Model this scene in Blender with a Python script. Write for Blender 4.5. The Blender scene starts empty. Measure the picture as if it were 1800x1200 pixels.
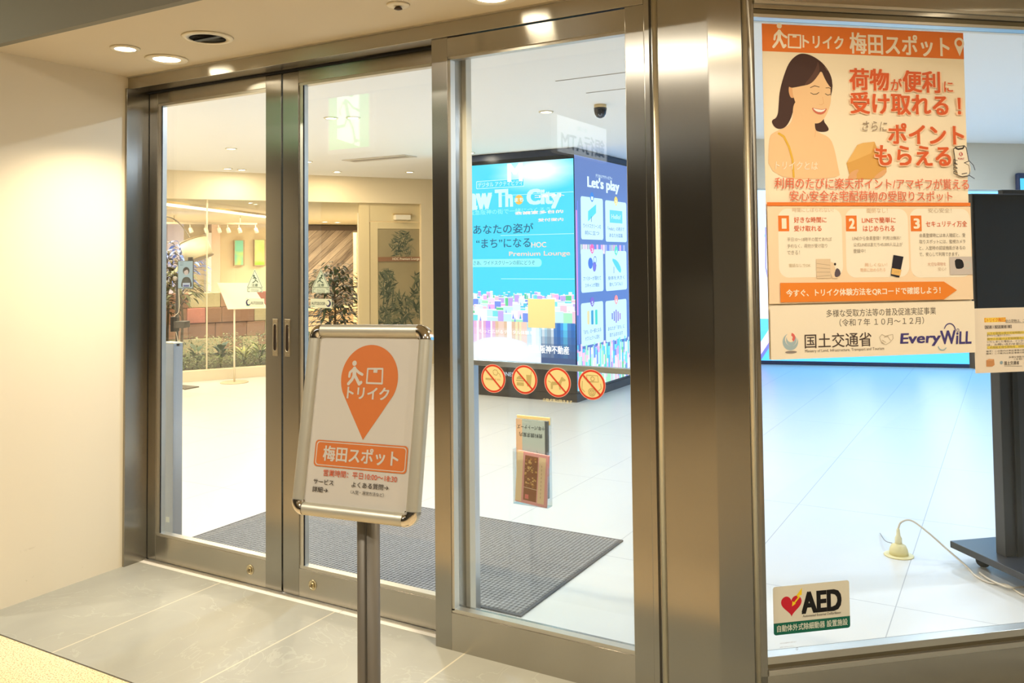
import bpy, bmesh, math, random
from mathutils import Vector, Matrix
random.seed(7)
SC = bpy.context.scene
COL = SC.collection
PI = math.pi

# ---------------------------------------------------------------- camera, world, light level
FPX, YAW, PITCH, ROLL, PX, PY = 1516.9, math.radians(30.01), math.radians(2.27), math.radians(-0.63), 900.0, 394.1
CAM = Vector((0, 0, 1.5))
F_ = Vector((-math.sin(YAW)*math.cos(PITCH), math.cos(YAW)*math.cos(PITCH), math.sin(PITCH)))
R0 = Vector((math.cos(YAW), math.sin(YAW), 0)); U0 = R0.cross(F_)
R_ = R0*math.cos(ROLL) + U0*math.sin(ROLL)
U_ = -R0*math.sin(ROLL) + U0*math.cos(ROLL)
cd = bpy.data.cameras.new('camera'); co = bpy.data.objects.new('camera', cd); COL.objects.link(co)
cd.sensor_width = 36; cd.lens = FPX/1800*36; cd.shift_y = -(600-PY)/1800; cd.clip_start = .05
m = Matrix((R_, U_, -F_)).transposed().to_4x4(); m.translation = CAM; co.matrix_world = m
SC.camera = co
w = bpy.data.worlds.new('world'); SC.world = w; w.use_nodes = True
w.node_tree.nodes['Background'].inputs[0].default_value = (1, .86, .66, 1)
w.node_tree.nodes['Background'].inputs[1].default_value = .35
SC.view_settings.view_transform = 'Standard'; SC.view_settings.look = 'None'
SC.view_settings.gamma = 1; SC.view_settings.use_curve_mapping = False
SC.view_settings.exposure = 0.0
SC.cycles.use_denoising = True
SC.cycles.max_bounces = 10; SC.cycles.transparent_max_bounces = 24
SC.cycles.sample_clamp_indirect = 4

WARM = (1, .85, .62); SOFT = (1, .88, .70)
def area(name, loc, size, power, color=WARM, parent=None, sy=None, rot=(0, 0, 0), spread=PI):
    l = bpy.data.lights.new(name, 'AREA'); l.energy = power; l.color = color; l.spread = spread
    if sy: l.shape = 'RECTANGLE'; l.size = size; l.size_y = sy
    else: l.shape = 'DISK'; l.size = size
    o = bpy.data.objects.new(name, l); COL.objects.link(o); o.location = loc; o.rotation_euler = rot
    if parent: o.parent = parent
    return o

# ---------------------------------------------------------------- picture helpers: a photo pixel seen on a real plane
def ray(x, y): return R_*((x-PX)/FPX) - U_*((y-PY)/FPX) + F_
class Plane:
    def __init__(s, o, u, n):
        s.o, s.u, s.v, s.n = Vector(o), Vector(u).normalized(), Vector((0, 0, 1)), Vector(n).normalized()
        s.v = s.n.cross(s.u).normalized()
    def map(s, x, y, off=0):
        d = ray(x, y); t = s.n.dot(s.o + s.n*off - CAM)/s.n.dot(d); p = CAM + d*t - s.o
        return p.dot(s.u), p.dot(s.v)
    def mat(s, off=0):
        m = Matrix((s.u, s.v, s.n)).transposed().to_4x4(); m.translation = s.o + s.n*off; return m
    def pt(s, a, b, off=0): return s.o + s.u*a + s.v*b + s.n*off
def onz(x, y, z=0):
    d = ray(x, y); return CAM + d*((z-CAM.z)/d.z)
def XY(px, Y, py=600):
    d = ray(px, py); return (CAM + d*(Y/d.y)).x
A41 = math.radians(41.58)
WD = Vector((math.cos(A41), math.sin(A41), 0)); WN = Vector((math.sin(A41), -math.cos(A41), 0))
CORNER = Vector((-.852, 2.79, 0))
PD = Plane((0, 2.905, 0), (1, 0, 0), (0, -1, 0))      # sliding doors
PF = Plane((0, 2.80, 0), (1, 0, 0), (0, -1, 0))       # fixed side light
PW = Plane(CORNER, WD, WN)                            # angled shop window
TF = Plane((-3.93, 8.12, 0), (1, 0, 0), (0, -1, 0))   # display tower front
TR = Plane((-3.93, 8.12, 0), (0, 1, 0), (1, 0, 0))    # display tower side
HU = Vector((.528, .849, 0)).normalized()
PH = Plane((-9.18, 7.13, 0), HU, (HU.y, -HU.x, 0))    # lounge front
l0, l1 = Vector((-2.965, 12.157, 0)), Vector((-.395, 12.882, 0)); LU = (l1-l0).normalized()
PL = Plane(l0, LU, (LU.y, -LU.x, 0))                  # big screen wall

# ---------------------------------------------------------------- materials
def lin(c): return tuple(((v/255)/12.92 if v/255 <= .04045 else ((v/255+.055)/1.055)**2.4) for v in c[:3])
MATS = {}
def base(name):
    m = bpy.data.materials.new(name); m.use_nodes = True; nt = m.node_tree
    return m, nt, nt.nodes['Principled BSDF'], nt.nodes['Material Output']
def mat(name, col, rough=.5, metal=0, emit=0, spec=.5, noise=0, nscale=8, bump=0, coat=0, trans=0):
    if name in MATS: return MATS[name]
    m, nt, b, out = base(name); c = lin(col)
    b.inputs['Base Color'].default_value = (*c, 1); b.inputs['Roughness'].default_value = rough
    b.inputs['Metallic'].default_value = metal; b.inputs['Specular IOR Level'].default_value = spec
    b.inputs['Coat Weight'].default_value = coat
    b.inputs['Transmission Weight'].default_value = trans
    if emit:
        b.inputs['Emission Color'].default_value = (*c, 1); b.inputs['Emission Strength'].default_value = emit
    if noise or bump:
        tc = nt.nodes.new('ShaderNodeTexCoord'); n = nt.nodes.new('ShaderNodeTexNoise')
        n.inputs['Scale'].default_value = nscale; n.inputs['Detail'].default_value = 6
        nt.links.new(tc.outputs['Object'], n.inputs['Vector'])
        if noise:
            mx = nt.nodes.new('ShaderNodeMix'); mx.data_type = 'RGBA'
            mx.inputs[6].default_value = (*[v*(1-noise) for v in c], 1); mx.inputs[7].default_value = (*[min(1, v*(1+noise)) for v in c], 1)
            nt.links.new(n.outputs['Fac'], mx.inputs[0]); nt.links.new(mx.outputs[2], b.inputs['Base Color'])
        if bump:
            bp = nt.nodes.new('ShaderNodeBump'); bp.inputs['Strength'].default_value = bump; bp.inputs['Distance'].default_value = .01
            nt.links.new(n.outputs['Fac'], bp.inputs['Height']); nt.links.new(bp.outputs[0], b.inputs['Normal'])
    MATS[name] = m; return m
def steel(name, col, rough, vertical, smudge=.06):
    m, nt, b, out = base(name); c = lin(col); N = nt.nodes.new; L = nt.links.new
    b.inputs['Metallic'].default_value = 1
    b.inputs['Anisotropic'].default_value = .93
    b.inputs['Anisotropic Rotation'].default_value = 0 if vertical else .25
    t = N('ShaderNodeTangent'); t.direction_type = 'RADIAL'; t.axis = 'Z'; L(t.outputs[0], b.inputs['Tangent'])
    tc = N('ShaderNodeTexCoord'); mp = N('ShaderNodeMapping'); mp.inputs['Scale'].default_value = (300, 300, 2) if vertical else (3, 3, 400)
    n = N('ShaderNodeTexNoise'); n.inputs['Scale'].default_value = 1; n.inputs['Detail'].default_value = 3
    L(tc.outputs['Object'], mp.inputs[0]); L(mp.outputs[0], n.inputs['Vector'])
    n2 = N('ShaderNodeTexNoise'); n2.inputs['Scale'].default_value = 3.2; n2.inputs['Detail'].default_value = 4; n2.inputs['Distortion'].default_value = .3
    L(tc.outputs['Object'], n2.inputs['Vector'])
    a = N('ShaderNodeMath'); a.operation = 'MULTIPLY_ADD'; a.inputs[1].default_value = .025; a.inputs[2].default_value = rough-.06
    L(n.outputs['Fac'], a.inputs[0])
    a2 = N('ShaderNodeMath'); a2.operation = 'MULTIPLY_ADD'; a2.inputs[1].default_value = .035; L(n2.outputs['Fac'], a2.inputs[0]); L(a.outputs[0], a2.inputs[2])
    L(a2.outputs[0], b.inputs['Roughness'])
    mx = N('ShaderNodeMix'); mx.data_type = 'RGBA'
    mx.inputs[6].default_value = (*[v*(1-smudge) for v in c], 1); mx.inputs[7].default_value = (*[min(1, v*(1+smudge)) for v in c], 1)
    L(n2.outputs['Fac'], mx.inputs[0]); L(mx.outputs[2], b.inputs['Base Color'])
    MATS[name] = m; return m
def glassmat(name, tint=(1, 1, 1), ior=1.52, boost=1.0, rough=0):
    m = bpy.data.materials.new(name); m.use_nodes = True; nt = m.node_tree; nt.nodes.clear(); N = nt.nodes.new; L = nt.links.new
    out = N('ShaderNodeOutputMaterial'); tr = N('ShaderNodeBsdfTransparent'); gl = N('ShaderNodeBsdfGlossy'); mx = N('ShaderNodeMixShader')
    tr.inputs[0].default_value = (*tint, 1); gl.inputs['Roughness'].default_value = rough
    g = N('ShaderNodeNewGeometry'); ir = N('ShaderNodeMix'); ir.inputs[2].default_value = ior; ir.inputs[3].default_value = 1/ior
    L(g.outputs['Backfacing'], ir.inputs[0]); fr = N('ShaderNodeFresnel'); L(ir.outputs[0], fr.inputs['IOR'])
    mu = N('ShaderNodeMath'); mu.operation = 'MULTIPLY'; mu.inputs[1].default_value = boost; mu.use_clamp = True
    L(fr.outputs[0], mu.inputs[0]); L(mu.outputs[0], mx.inputs[0]); L(tr.outputs[0], mx.inputs[1]); L(gl.outputs[0], mx.inputs[2]); L(mx.outputs[0], out.inputs[0])
    return m
def attrmat(name, emit=0, rough=.55, alpha=1, spec=.3, coat=0):
    m, nt, b, out = base(name); at = nt.nodes.new('ShaderNodeAttribute'); at.attribute_name = 'Col'
    b.inputs['Roughness'].default_value = rough; b.inputs['Specular IOR Level'].default_value = spec; b.inputs['Coat Weight'].default_value = coat
    if emit:
        b.inputs['Base Color'].default_value = (.01, .01, .01, 1)
        nt.links.new(at.outputs['Color'], b.inputs['Emission Color']); b.inputs['Emission Strength'].default_value = emit
    else: nt.links.new(at.outputs['Color'], b.inputs['Base Color'])
    b.inputs['Alpha'].default_value = alpha
    return m
STEEL_V = steel('steel_vertical_grain', (162, 158, 149), .27, True)
STEEL_H = steel('steel_horizontal_grain', (184, 179, 168), .25, False)
BEAD = mat('glazing_bead', (205, 200, 188), .35, .9)
GLASS = glassmat('clear_glass', (.98, .995, .99))
ACRYL = glassmat('clear_acrylic', (.93, .96, .97), 1.5, 1.6)
BLACK = mat('black', (12, 12, 13), .5)
GAP = mat('dark_gap', (6, 5, 5), .9)
CREAM = mat('cream_wall', (226, 217, 196), .8, noise=.03, nscale=2)
WHITE = mat('white_paint', (236, 234, 228), .7)
PAPER = attrmat('printed_paper', 0, .6)
STICK = attrmat('sticker_print', 0, .45)
SCREEN = attrmat('lit_screen', 1.25, .3)
CHROME = mat('chrome', (225, 222, 215), .08, 1)
LAMPM = mat('lamp_glow', (255, 244, 220), .5, emit=14)

# ---------------------------------------------------------------- mesh helpers
class MB:
    def __init__(s): s.v, s.f, s.mi, s.sm = [], [], [], []
    def add(s, vs, fs, mi=0, sm=False):
        k = len(s.v); s.v += [tuple(p) for p in vs]
        for f in fs: s.f.append([i+k for i in f]); s.mi.append(mi); s.sm.append(sm)
        return s
    def box(s, a, b, mi=0, M=None):
        (x0, y0, z0), (x1, y1, z1) = [min(p, q) for p, q in zip(a, b)], [max(p, q) for p, q in zip(a, b)]
        v = [Vector(p) for p in ((x0, y0, z0), (x1, y0, z0), (x1, y1, z0), (x0, y1, z0), (x0, y0, z1), (x1, y0, z1), (x1, y1, z1), (x0, y1, z1))]
        if M: v = [M @ p for p in v]
        return s.add(v, [(0, 3, 2, 1), (4, 5, 6, 7), (0, 1, 5, 4), (1, 2, 6, 5), (2, 3, 7, 6), (3, 0, 4, 7)], mi)
    def prism(s, pts, z0, z1, mi=0):
        n = len(pts); ar = sum(pts[i][0]*pts[(i+1) % n][1]-pts[(i+1) % n][0]*pts[i][1] for i in range(n))
        if ar < 0: pts = pts[::-1]
        v = [(x, y, z0) for x, y in pts] + [(x, y, z1) for x, y in pts]
        return s.add(v, [tuple(range(n))[::-1], tuple(range(n, 2*n))] + [(i, (i+1) % n, (i+1) % n+n, i+n) for i in range(n)], mi)
    def lathe(s, prof, M=None, n=32, mi=0, sm=True):
        v = []; 
        for r, z in prof:
            for k in range(n):
                p = Vector((r*math.cos(2*PI*k/n), r*math.sin(2*PI*k/n), z)); v.append(M @ p if M else p)
        f = [(i*n+k, i*n+(k+1) % n, (i+1)*n+(k+1) % n, (i+1)*n+k) for i in range(len(prof)-1) for k in range(n)]
        if prof[0][0] > 1e-6: f.append(tuple(range(n))[::-1])
        if prof[-1][0] > 1e-6: f.append(tuple((len(prof)-1)*n+k for k in range(n)))
        return s.add(v, f, mi, sm)
    def tube(s, pts, r, n=10, mi=0, closed=False):
        pts = [Vector(p) for p in pts]; v = []; m_ = len(pts); up = None
        for i, p in enumerate(pts):
            t = (pts[min(i+1, m_-1)]-pts[max(i-1, 0)]).normalized()
            if up is None: up = t.orthogonal().normalized()
            up = (up - t*up.dot(t)).normalized(); sd = t.cross(up)
            rr = r[i] if isinstance(r, (list, tuple)) else r
            for k in range(n): v.append(p + (up*math.cos(2*PI*k/n)+sd*math.sin(2*PI*k/n))*rr)
        f = [(i*n+k, i*n+(k+1) % n, (i+1)*n+(k+1) % n, (i+1)*n+k) for i in range(m_-1) for k in range(n)]
        f += [tuple(range(n))[::-1], tuple((m_-1)*n+k for k in range(n))]
        return s.add(v, f, mi, True)
    def sphere(s, c, r, n=16, mi=0, sz=1, lo=-1.0, hi=1.0):
        pr = []
        for i in range(n//2+1):
            a = -PI/2*abs(lo) + (PI/2*hi + PI/2*abs(lo))*i/(n//2) if lo < 0 else PI/2*hi*i/(n//2)
            pr.append((max(1e-7, r*math.cos(a)), r*math.sin(a)*sz))
        return s.lathe(pr, Matrix.Translation(c), n, mi)
def wm(o): return (wm(o.parent) @ o.matrix_basis) if o.parent else o.matrix_basis.copy()
def obj(name, mb, mats, parent=None, M=None, bevel=0, seg=2):
    me = bpy.data.meshes.new(name); me.from_pydata(mb.v, [], mb.f)
    for m_ in (mats if isinstance(mats, list) else [mats]): me.materials.append(m_)
    me.polygons.foreach_set('material_index', mb.mi); me.polygons.foreach_set('use_smooth', mb.sm); me.update()
    o = bpy.data.objects.new(name, me); COL.objects.link(o)
    if parent: o.parent = parent
    if M is not None: o.matrix_basis = M if not parent else wm(parent).inverted() @ M
    elif parent: o.matrix_basis = wm(parent).inverted()
    if bevel:
        b = o.modifiers.new('bevel', 'BEVEL'); b.width = bevel; b.segments = seg; b.limit_method = 'ANGLE'; b.angle_limit = .6
    return o
def tag(o, label=None, cat=None, group=None, kind=None):
    if label: o['label'] = label
    if cat: o['category'] = cat
    if group: o['group'] = group
    if kind: o['kind'] = kind
    return o
def thing(name, label, cat, loc=(0, 0, 0), group=None, kind=None):
    e = bpy.data.objects.new(name, None); COL.objects.link(e); e.matrix_basis = Matrix.Translation(Vector(loc)); e.empty_display_size = .1
    return tag(e, label, cat, group, kind)
def struct(name, mb, mats, label=None, **k):
    o = obj(name, mb, mats, **k); o['kind'] = 'structure'; o['label'] = label or name.replace('_', ' '); o['category'] = name.split('_')[0]; return o

# ---------------------------------------------------------------- flat print: coloured polygons and real lettering
_tc = {}
def textmesh(s):
    bold = 0
    if (s, bold) in _tc: return _tc[(s, bold)]
    cu = bpy.data.curves.new('lettering', 'FONT'); cu.body = s; cu.offset = bold; cu.resolution_u = 3
    o = bpy.data.objects.new('lettering', cu); COL.objects.link(o); bpy.context.view_layer.update()
    me = bpy.data.meshes.new_from_object(o.evaluated_get(bpy.context.evaluated_depsgraph_get()))
    vs = [(v.co.x, v.co.y) for v in me.vertices]; fs = [list(p.vertices) for p in me.polygons]
    bpy.data.objects.remove(o); bpy.data.curves.remove(cu); bpy.data.meshes.remove(me)
    xs = [p[0] for p in vs]; ys = [p[1] for p in vs]
    _tc[(s, bold)] = (vs, fs, (min(xs), min(ys), max(xs), max(ys))); return _tc[(s, bold)]
class Art:
    """flat coloured shapes on plane P; shapes are given by where they are seen (photo pixels)"""
    def __init__(s, P, off=0.0): s.P, s.off, s.v, s.f, s.c, s.k = P, off, [], [], [], 0
    def L(s, up=1): s.k += up; return s
    def raw(s, pts, col, fs=None):
        s.k += .02; k = len(s.v); z = s.k*.00012
        s.v += [(a, b, z) for a, b in pts]; fs = fs or [list(range(len(pts)))]
        if len(fs) == 1 and len(pts) > 2:
            ar = sum(pts[i][0]*pts[(i+1) % len(pts)][1]-pts[(i+1) % len(pts)][0]*pts[i][1] for i in range(len(pts)))
            if ar < 0: fs = [fs[0][::-1]]
        for f in fs: s.f.append([i+k for i in f]); s.c.append(lin(col))
        return s
    def m(s, x, y): return s.P.map(x, y, s.off)
    def poly(s, pts, col, smooth=0):
        p = [s.m(x, y) for x, y in pts]
        for _ in range(smooth):
            q = []
            for i in range(len(p)):
                a, b = p[i], p[(i+1) % len(p)]
                q += [(a[0]*.75+b[0]*.25, a[1]*.75+b[1]*.25), (a[0]*.25+b[0]*.75, a[1]*.25+b[1]*.75)]
            p = q
        return s.raw(p, col)
    def rect(s, x0, y0, x1, y1, col, r=0):
        """box between photo pixels, kept upright on the plane"""
        xm, ym = (x0+x1)/2, (y0+y1)/2
        a0, a1, b1, b0 = s.m(x0, ym)[0], s.m(x1, ym)[0], s.m(xm, y0)[1], s.m(xm, y1)[1]
        return s.lrect(a0, b0, a1, b1, col, r)
    def lrect(s, a0, b0, a1, b1, col, r=0):
        if r <= 0: return s.raw([(a0, b0), (a1, b0), (a1, b1), (a0, b1)], col)
        p = []
        for cx, cy, st in ((a1-r, b0+r, -90), (a1-r, b1-r, 0), (a0+r, b1-r, 90), (a0+r, b0+r, 180)):
            for k in range(7): t = math.radians(st+k*15); p.append((cx+r*math.cos(t), cy+r*math.sin(t)))
        return s.raw(p, col)
    def disc(s, x, y, r, col, n=40, sx=1, sy=1, a0=0, a1=360):
        cx, cy = s.m(x, y); return s.raw([(cx+r*sx*math.cos(math.radians(a0+(a1-a0)*k/n)), cy+r*sy*math.sin(math.radians(a0+(a1-a0)*k/n))) for k in range(n)], col)
    def ring(s, x, y, r0, r1, col, a0=0, a1=360, n=48, sx=1, sy=1):
        cx, cy = s.m(x, y); v = []
        for k in range(n+1):
            t = math.radians(a0+(a1-a0)*k/n); v += [(cx+r0*sx*math.cos(t), cy+r0*sy*math.sin(t)), (cx+r1*sx*math.cos(t), cy+r1*sy*math.sin(t))]
        return s.raw(v, col, [[2*k, 2*k+1, 2*k+3, 2*k+2] for k in range(n)])
    def line(s, pts, wd, col, cap=True):
        p = [Vector(s.m(x, y)) for x, y in pts]; return s.lline(p, wd, col, cap)
    def lline(s, p, wd, col, cap=True):
        p = [Vector(q) for q in p]
        for a, b in zip(p, p[1:]):
            d = (b-a); 
            if d.length < 1e-9: continue
            d.normalize(); n_ = Vector((-d.y, d.x))*wd/2
            s.raw([tuple(a-n_), tuple(b-n_), tuple(b+n_), tuple(a+n_)], col)
        if cap:
            for q in p: s.raw([(q.x+wd/2*math.cos(t*PI/4), q.y+wd/2*math.sin(t*PI/4)) for t in range(8)], col)
        return s
    def text(s, t, x0, x1, y, h, col, bold=0, skew=0):
        """lettering seen from pixel x0 to x1, centred at height y, h pixels tall"""
        xm = (x0+x1)/2; a0, a1 = s.m(x0, y)[0], s.m(x1, y)[0]; b1, b0 = s.m(xm, y-h/2)[1], s.m(xm, y+h/2)[1]
        return s.ltext(t, a0, b0, a1, b1, col, bold, skew)
    def ltext(s, t, a0, b0, a1, b1, col, bold=0, skew=0, flip=1):
        vs, fs, (x0, y0, x1, y1) = textmesh(t); ax, ay = (a1-a0)/(x1-x0), (b1-b0)/(y1-y0)
        e = bold*.85; ex, ey = abs(ax)*e, abs(ay)*e          # heavier strokes: the same glyphs laid over each other
        for dx, dy in (((0, 0),) if not bold else ((-1, -.6), (1, -.6), (-1, .6), (1, .6), (0, 0))):
            s.k += .12; s.raw([(a0+(x-x0)*ax+skew*(y-y0)*ay+dx*ex, b0+(y-y0)*ay+dy*ey) for x, y in vs], col, [list(f) for f in fs])
        return s
    def build(s, name, mat_, parent=None, off=None, M=None):
        me = bpy.data.meshes.new(name); me.from_pydata(s.v, [], s.f); me.materials.append(mat_)
        at = me.color_attributes.new('Col', 'FLOAT_COLOR', 'CORNER'); i = 0; data = []
        for f, c in zip(s.f, s.c):
            for _ in f: data += [*c, 1]
        at.data.foreach_set('color', data); me.update()
        o = bpy.data.objects.new(name, me); COL.objects.link(o)
        M = M if M is not None else s.P.mat(s.off)
        if parent: o.parent = parent; o.matrix_basis = wm(parent).inverted() @ M
        else: o.matrix_basis = M
        return o
def walker(a, x, y, w_, h_, col):
    """walking person sign, box with bottom left x,y and size w_,h_ in pixels"""
    def q(u, v): return (x+u*w_, y-v*h_)
    cx, cy = a.m(*q(.45, .90)); r = abs(a.m(*q(.5, .9))[1]-a.m(*q(.5, .79))[1])
    a.raw([(cx+r*math.cos(t*PI/10), cy+r*math.sin(t*PI/10)) for t in range(20)], col)
    wd = abs(a.m(*q(.5, .5))[0]-a.m(*q(.68, .5))[0])
    a.line([q(.45, .68), q(.44, .42)], wd*1.35, col)
    a.line([q(.42, .68), q(.16, .52), q(.12, .36)], wd*.8, col)
    a.line([q(.48, .68), q(.72, .52), q(.94, .44)], wd*.8, col)
    a.line([q(.42, .42), q(.30, .24), q(.06, .06)], wd*.95, col)
    a.line([q(.46, .42), q(.62, .22), q(.74, .05), q(.86, .12)], wd*.95, col)

# ================================================================= SETTING
# floors
def tiled(name, col, joint, xs, ys, wj, rough, noise=.06, nscale=3, spec=.5, vein=0):
    m, nt, b, out = base(name); N = nt.nodes.new; L = nt.links.new; c = lin(col)
    tc = N('ShaderNodeTexCoord'); sp = N('ShaderNodeSeparateXYZ'); L(tc.outputs['Object'], sp.inputs[0])
    def lines(o, period, phase):
        a = N('ShaderNodeMath'); a.operation = 'SUBTRACT'; L(o, a.inputs[0]); a.inputs[1].default_value = phase
        p = N('ShaderNodeMath'); p.operation = 'PINGPONG'; L(a.outputs[0], p.inputs[0]); p.inputs[1].default_value = period/2
        q = N('ShaderNodeMath'); q.operation = 'LESS_THAN'; L(p.outputs[0], q.inputs[0]); q.inputs[1].default_value = wj/2; return q.outputs[0]
    f = lines(sp.outputs['X'], *xs)
    if ys:
        g = lines(sp.outputs['Y'], *ys); mxm = N('ShaderNodeMath'); mxm.operation = 'MAXIMUM'; L(f, mxm.inputs[0]); L(g, mxm.inputs[1]); f = mxm.outputs[0]
    n = N('ShaderNodeTexNoise'); n.inputs['Scale'].default_value = nscale; n.inputs['Detail'].default_value = 8; n.inputs['Distortion'].default_value = .6
    mp = N('ShaderNodeMapping'); mp.inputs['Scale'].default_value = (1.6, 1, 1); L(tc.outputs['Object'], mp.inputs[0]); L(mp.outputs[0], n.inputs['Vector'])
    mx = N('ShaderNodeMix'); mx.data_type = 'RGBA'; mx.inputs[6].default_value = (*[v*(1-noise) for v in c], 1); mx.inputs[7].default_value = (*[min(1, v*(1+noise)) for v in c], 1)
    L(n.outputs['Fac'], mx.inputs[0]); src = mx.outputs[2]
    if vein:
        n3 = N('ShaderNodeTexNoise'); n3.inputs['Scale'].default_value = 2.1; n3.inputs['Detail'].default_value = 5; n3.inputs['Distortion'].default_value = 2.2; L(tc.outputs['Object'], n3.inputs['Vector'])
        v1 = N('ShaderNodeMath'); v1.operation = 'COMPARE'; v1.inputs[1].default_value = .5; v1.inputs[2].default_value = .006; L(n3.outputs['Fac'], v1.inputs[0])
        v2 = N('ShaderNodeMath'); v2.operation = 'MULTIPLY'; v2.inputs[1].default_value = vein; L(v1.outputs[0], v2.inputs[0])
        m3 = N('ShaderNodeMix'); m3.data_type = 'RGBA'; m3.inputs[7].default_value = (*[min(1, v*1.5) for v in c], 1); L(v2.outputs[0], m3.inputs[0]); L(src, m3.inputs[6]); src = m3.outputs[2]
    m2 = N('ShaderNodeMix'); m2.data_type = 'RGBA'; L(f, m2.inputs[0]); L(src, m2.inputs[6]); m2.inputs[7].default_value = (*lin(joint), 1)
    L(m2.outputs[2], b.inputs['Base Color']); b.inputs['Roughness'].default_value = rough; b.inputs['Specular IOR Level'].default_value = spec
    return m
M_LOBBY = tiled('lobby_tile', (225, 222, 216), (172, 170, 168), (.685, -.47), (1.37, 4.05), .004, .30, .03, 1.2)
M_STONE = tiled('grey_stone_tile', (146, 145, 134), (186, 178, 156), (.702, -3.25), None, .007, .45, .16, 2.6, vein=.25)
M_GRAN = mat('granite', (226, 200, 150), .5)
def granite():
    m, nt, b, out = base('speckled_granite'); N = nt.nodes.new; L = nt.links.new
    tc = N('ShaderNodeTexCoord'); v = N('ShaderNodeTexNoise'); v.inputs['Scale'].default_value = 170; v.inputs['Detail'].default_value = 3; L(tc.outputs['Object'], v.inputs['Vector'])
    r = N('ShaderNodeValToRGB'); r.color_ramp.elements[0].position = .36; r.color_ramp.elements[0].color = (*lin((150, 120, 84)), 1)
    r.color_ramp.elements[1].position = .5; r.color_ramp.elements[1].color = (*lin((232, 208, 166)), 1); L(v.outputs['Fac'], r.inputs[0]); L(r.outputs[0], b.inputs['Base Color']); b.inputs['Roughness'].default_value = .45
    return m
M_GRAN = granite()
wext = 3.4
We = CORNER + WD*wext
lobby_poly = [(-14, 2.86), (-1.0, 2.86), (CORNER.x+.05, 2.86), (We.x-.03, We.y+.05), (9, We.y+.05), (9, 16), (-9, 27), (-25, 16)]
struct('floor', MB().prism(lobby_poly, -.06, 0), M_LOBBY, 'pale glossy tiled lobby floor')
outer_poly = [(-3.87, 2.04), (9, 2.04), (9, We.y+.05), (We.x-.03, We.y+.05), (CORNER.x+.05, 2.86), (-3.87, 2.86)]
struct('floor_entrance', MB().prism(outer_poly, -.06, 0), M_STONE, 'grey stone tile floor outside the sliding doors')
struct('floor_corridor', MB().box((-12, -5, -.06), (9, 2.032, 0)), M_GRAN, 'speckled beige granite floor of the corridor')
struct('floor_joint_trim', MB().box((-3.87, 2.032, -.06), (9, 2.04, -.002)), mat('joint_metal', (90, 84, 66), .5), 'dark metal strip between granite and stone tiles')
# outer walls and ceilings
def wallmat():
    m, nt, b, out = base('scuffed_cream_wall'); N = nt.nodes.new; L = nt.links.new
    tc = N('ShaderNodeTexCoord'); n = N('ShaderNodeTexNoise'); n.inputs['Scale'].default_value = 9; n.inputs['Detail'].default_value = 4; n.inputs['Distortion'].default_value = 1.5
    L(tc.outputs['Object'], n.inputs['Vector'])
    sp = N('ShaderNodeSeparateXYZ'); L(tc.outputs['Object'], sp.inputs[0])
    r = N('ShaderNodeValToRGB'); r.color_ramp.elements[0].position = .68; r.color_ramp.elements[0].color = (0, 0, 0, 1); r.color_ramp.elements[1].position = .75; r.color_ramp.elements[1].color = (1, 1, 1, 1); L(n.outputs['Fac'], r.inputs[0])
    mr = N('ShaderNodeMapRange'); mr.inputs['From Min'].default_value = .30; mr.inputs['From Max'].default_value = .0; L(sp.outputs['Z'], mr.inputs['Value'])
    mu = N('ShaderNodeMath'); mu.operation = 'MULTIPLY'; L(r.outputs[0], mu.inputs[0]); L(mr.outputs[0], mu.inputs[1])
    mx = N('ShaderNodeMix'); mx.data_type = 'RGBA'; mx.inputs[6].default_value = (*lin((226, 214, 188)), 1); mx.inputs[7].default_value = (*lin((150, 132, 100)), 1)
    L(mu.outputs[0], mx.inputs[0]); L(mx.outputs[2], b.inputs['Base Color']); b.inputs['Roughness'].default_value = .75
    return m
struct('wall_left', MB().box((-4.0, 2.03, -.05), (-3.85, 2.80, 2.47)).box((-12, 2.03, -.05), (-4.0, 2.2, 3.0)), wallmat(), 'cream wall with dark scuffs left of the sliding doors')
nich = [(-3.99, 2.068), (9, 2.068), (9, We.y+.1), (We.x, We.y+.1), (CORNER.x, 2.83), (-3.99, 2.83)]
M_CEIL = mat('entrance_ceiling', (214, 200, 172), .8)
struct('ceiling_entrance', MB().prism(nich, 2.44, 2.52), M_CEIL, 'beige plaster ceiling over the entrance')
struct('wall_upper', MB().box((-4.1, 2.066, 2.438), (9, 2.10, 3.0)), mat('grey_fascia', (128, 125, 112), .8), 'grey fascia above the entrance ceiling edge')
struct('ceiling_corridor', MB().box((-12, -5, 3.0), (9, 2.10, 3.08)), mat('corridor_ceiling', (176, 164, 138), .8), 'corridor ceiling')
struct('wall_back', MB().box((-12, -5.1, 0), (9, -5, 3.0)), mat('corridor_wall', (84, 80, 70), .6), 'corridor wall behind the viewer')
struct('wall_right', MB().box((9, -5, 0), (9.1, 16, 3.0)), CREAM, 'cream side wall')
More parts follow.
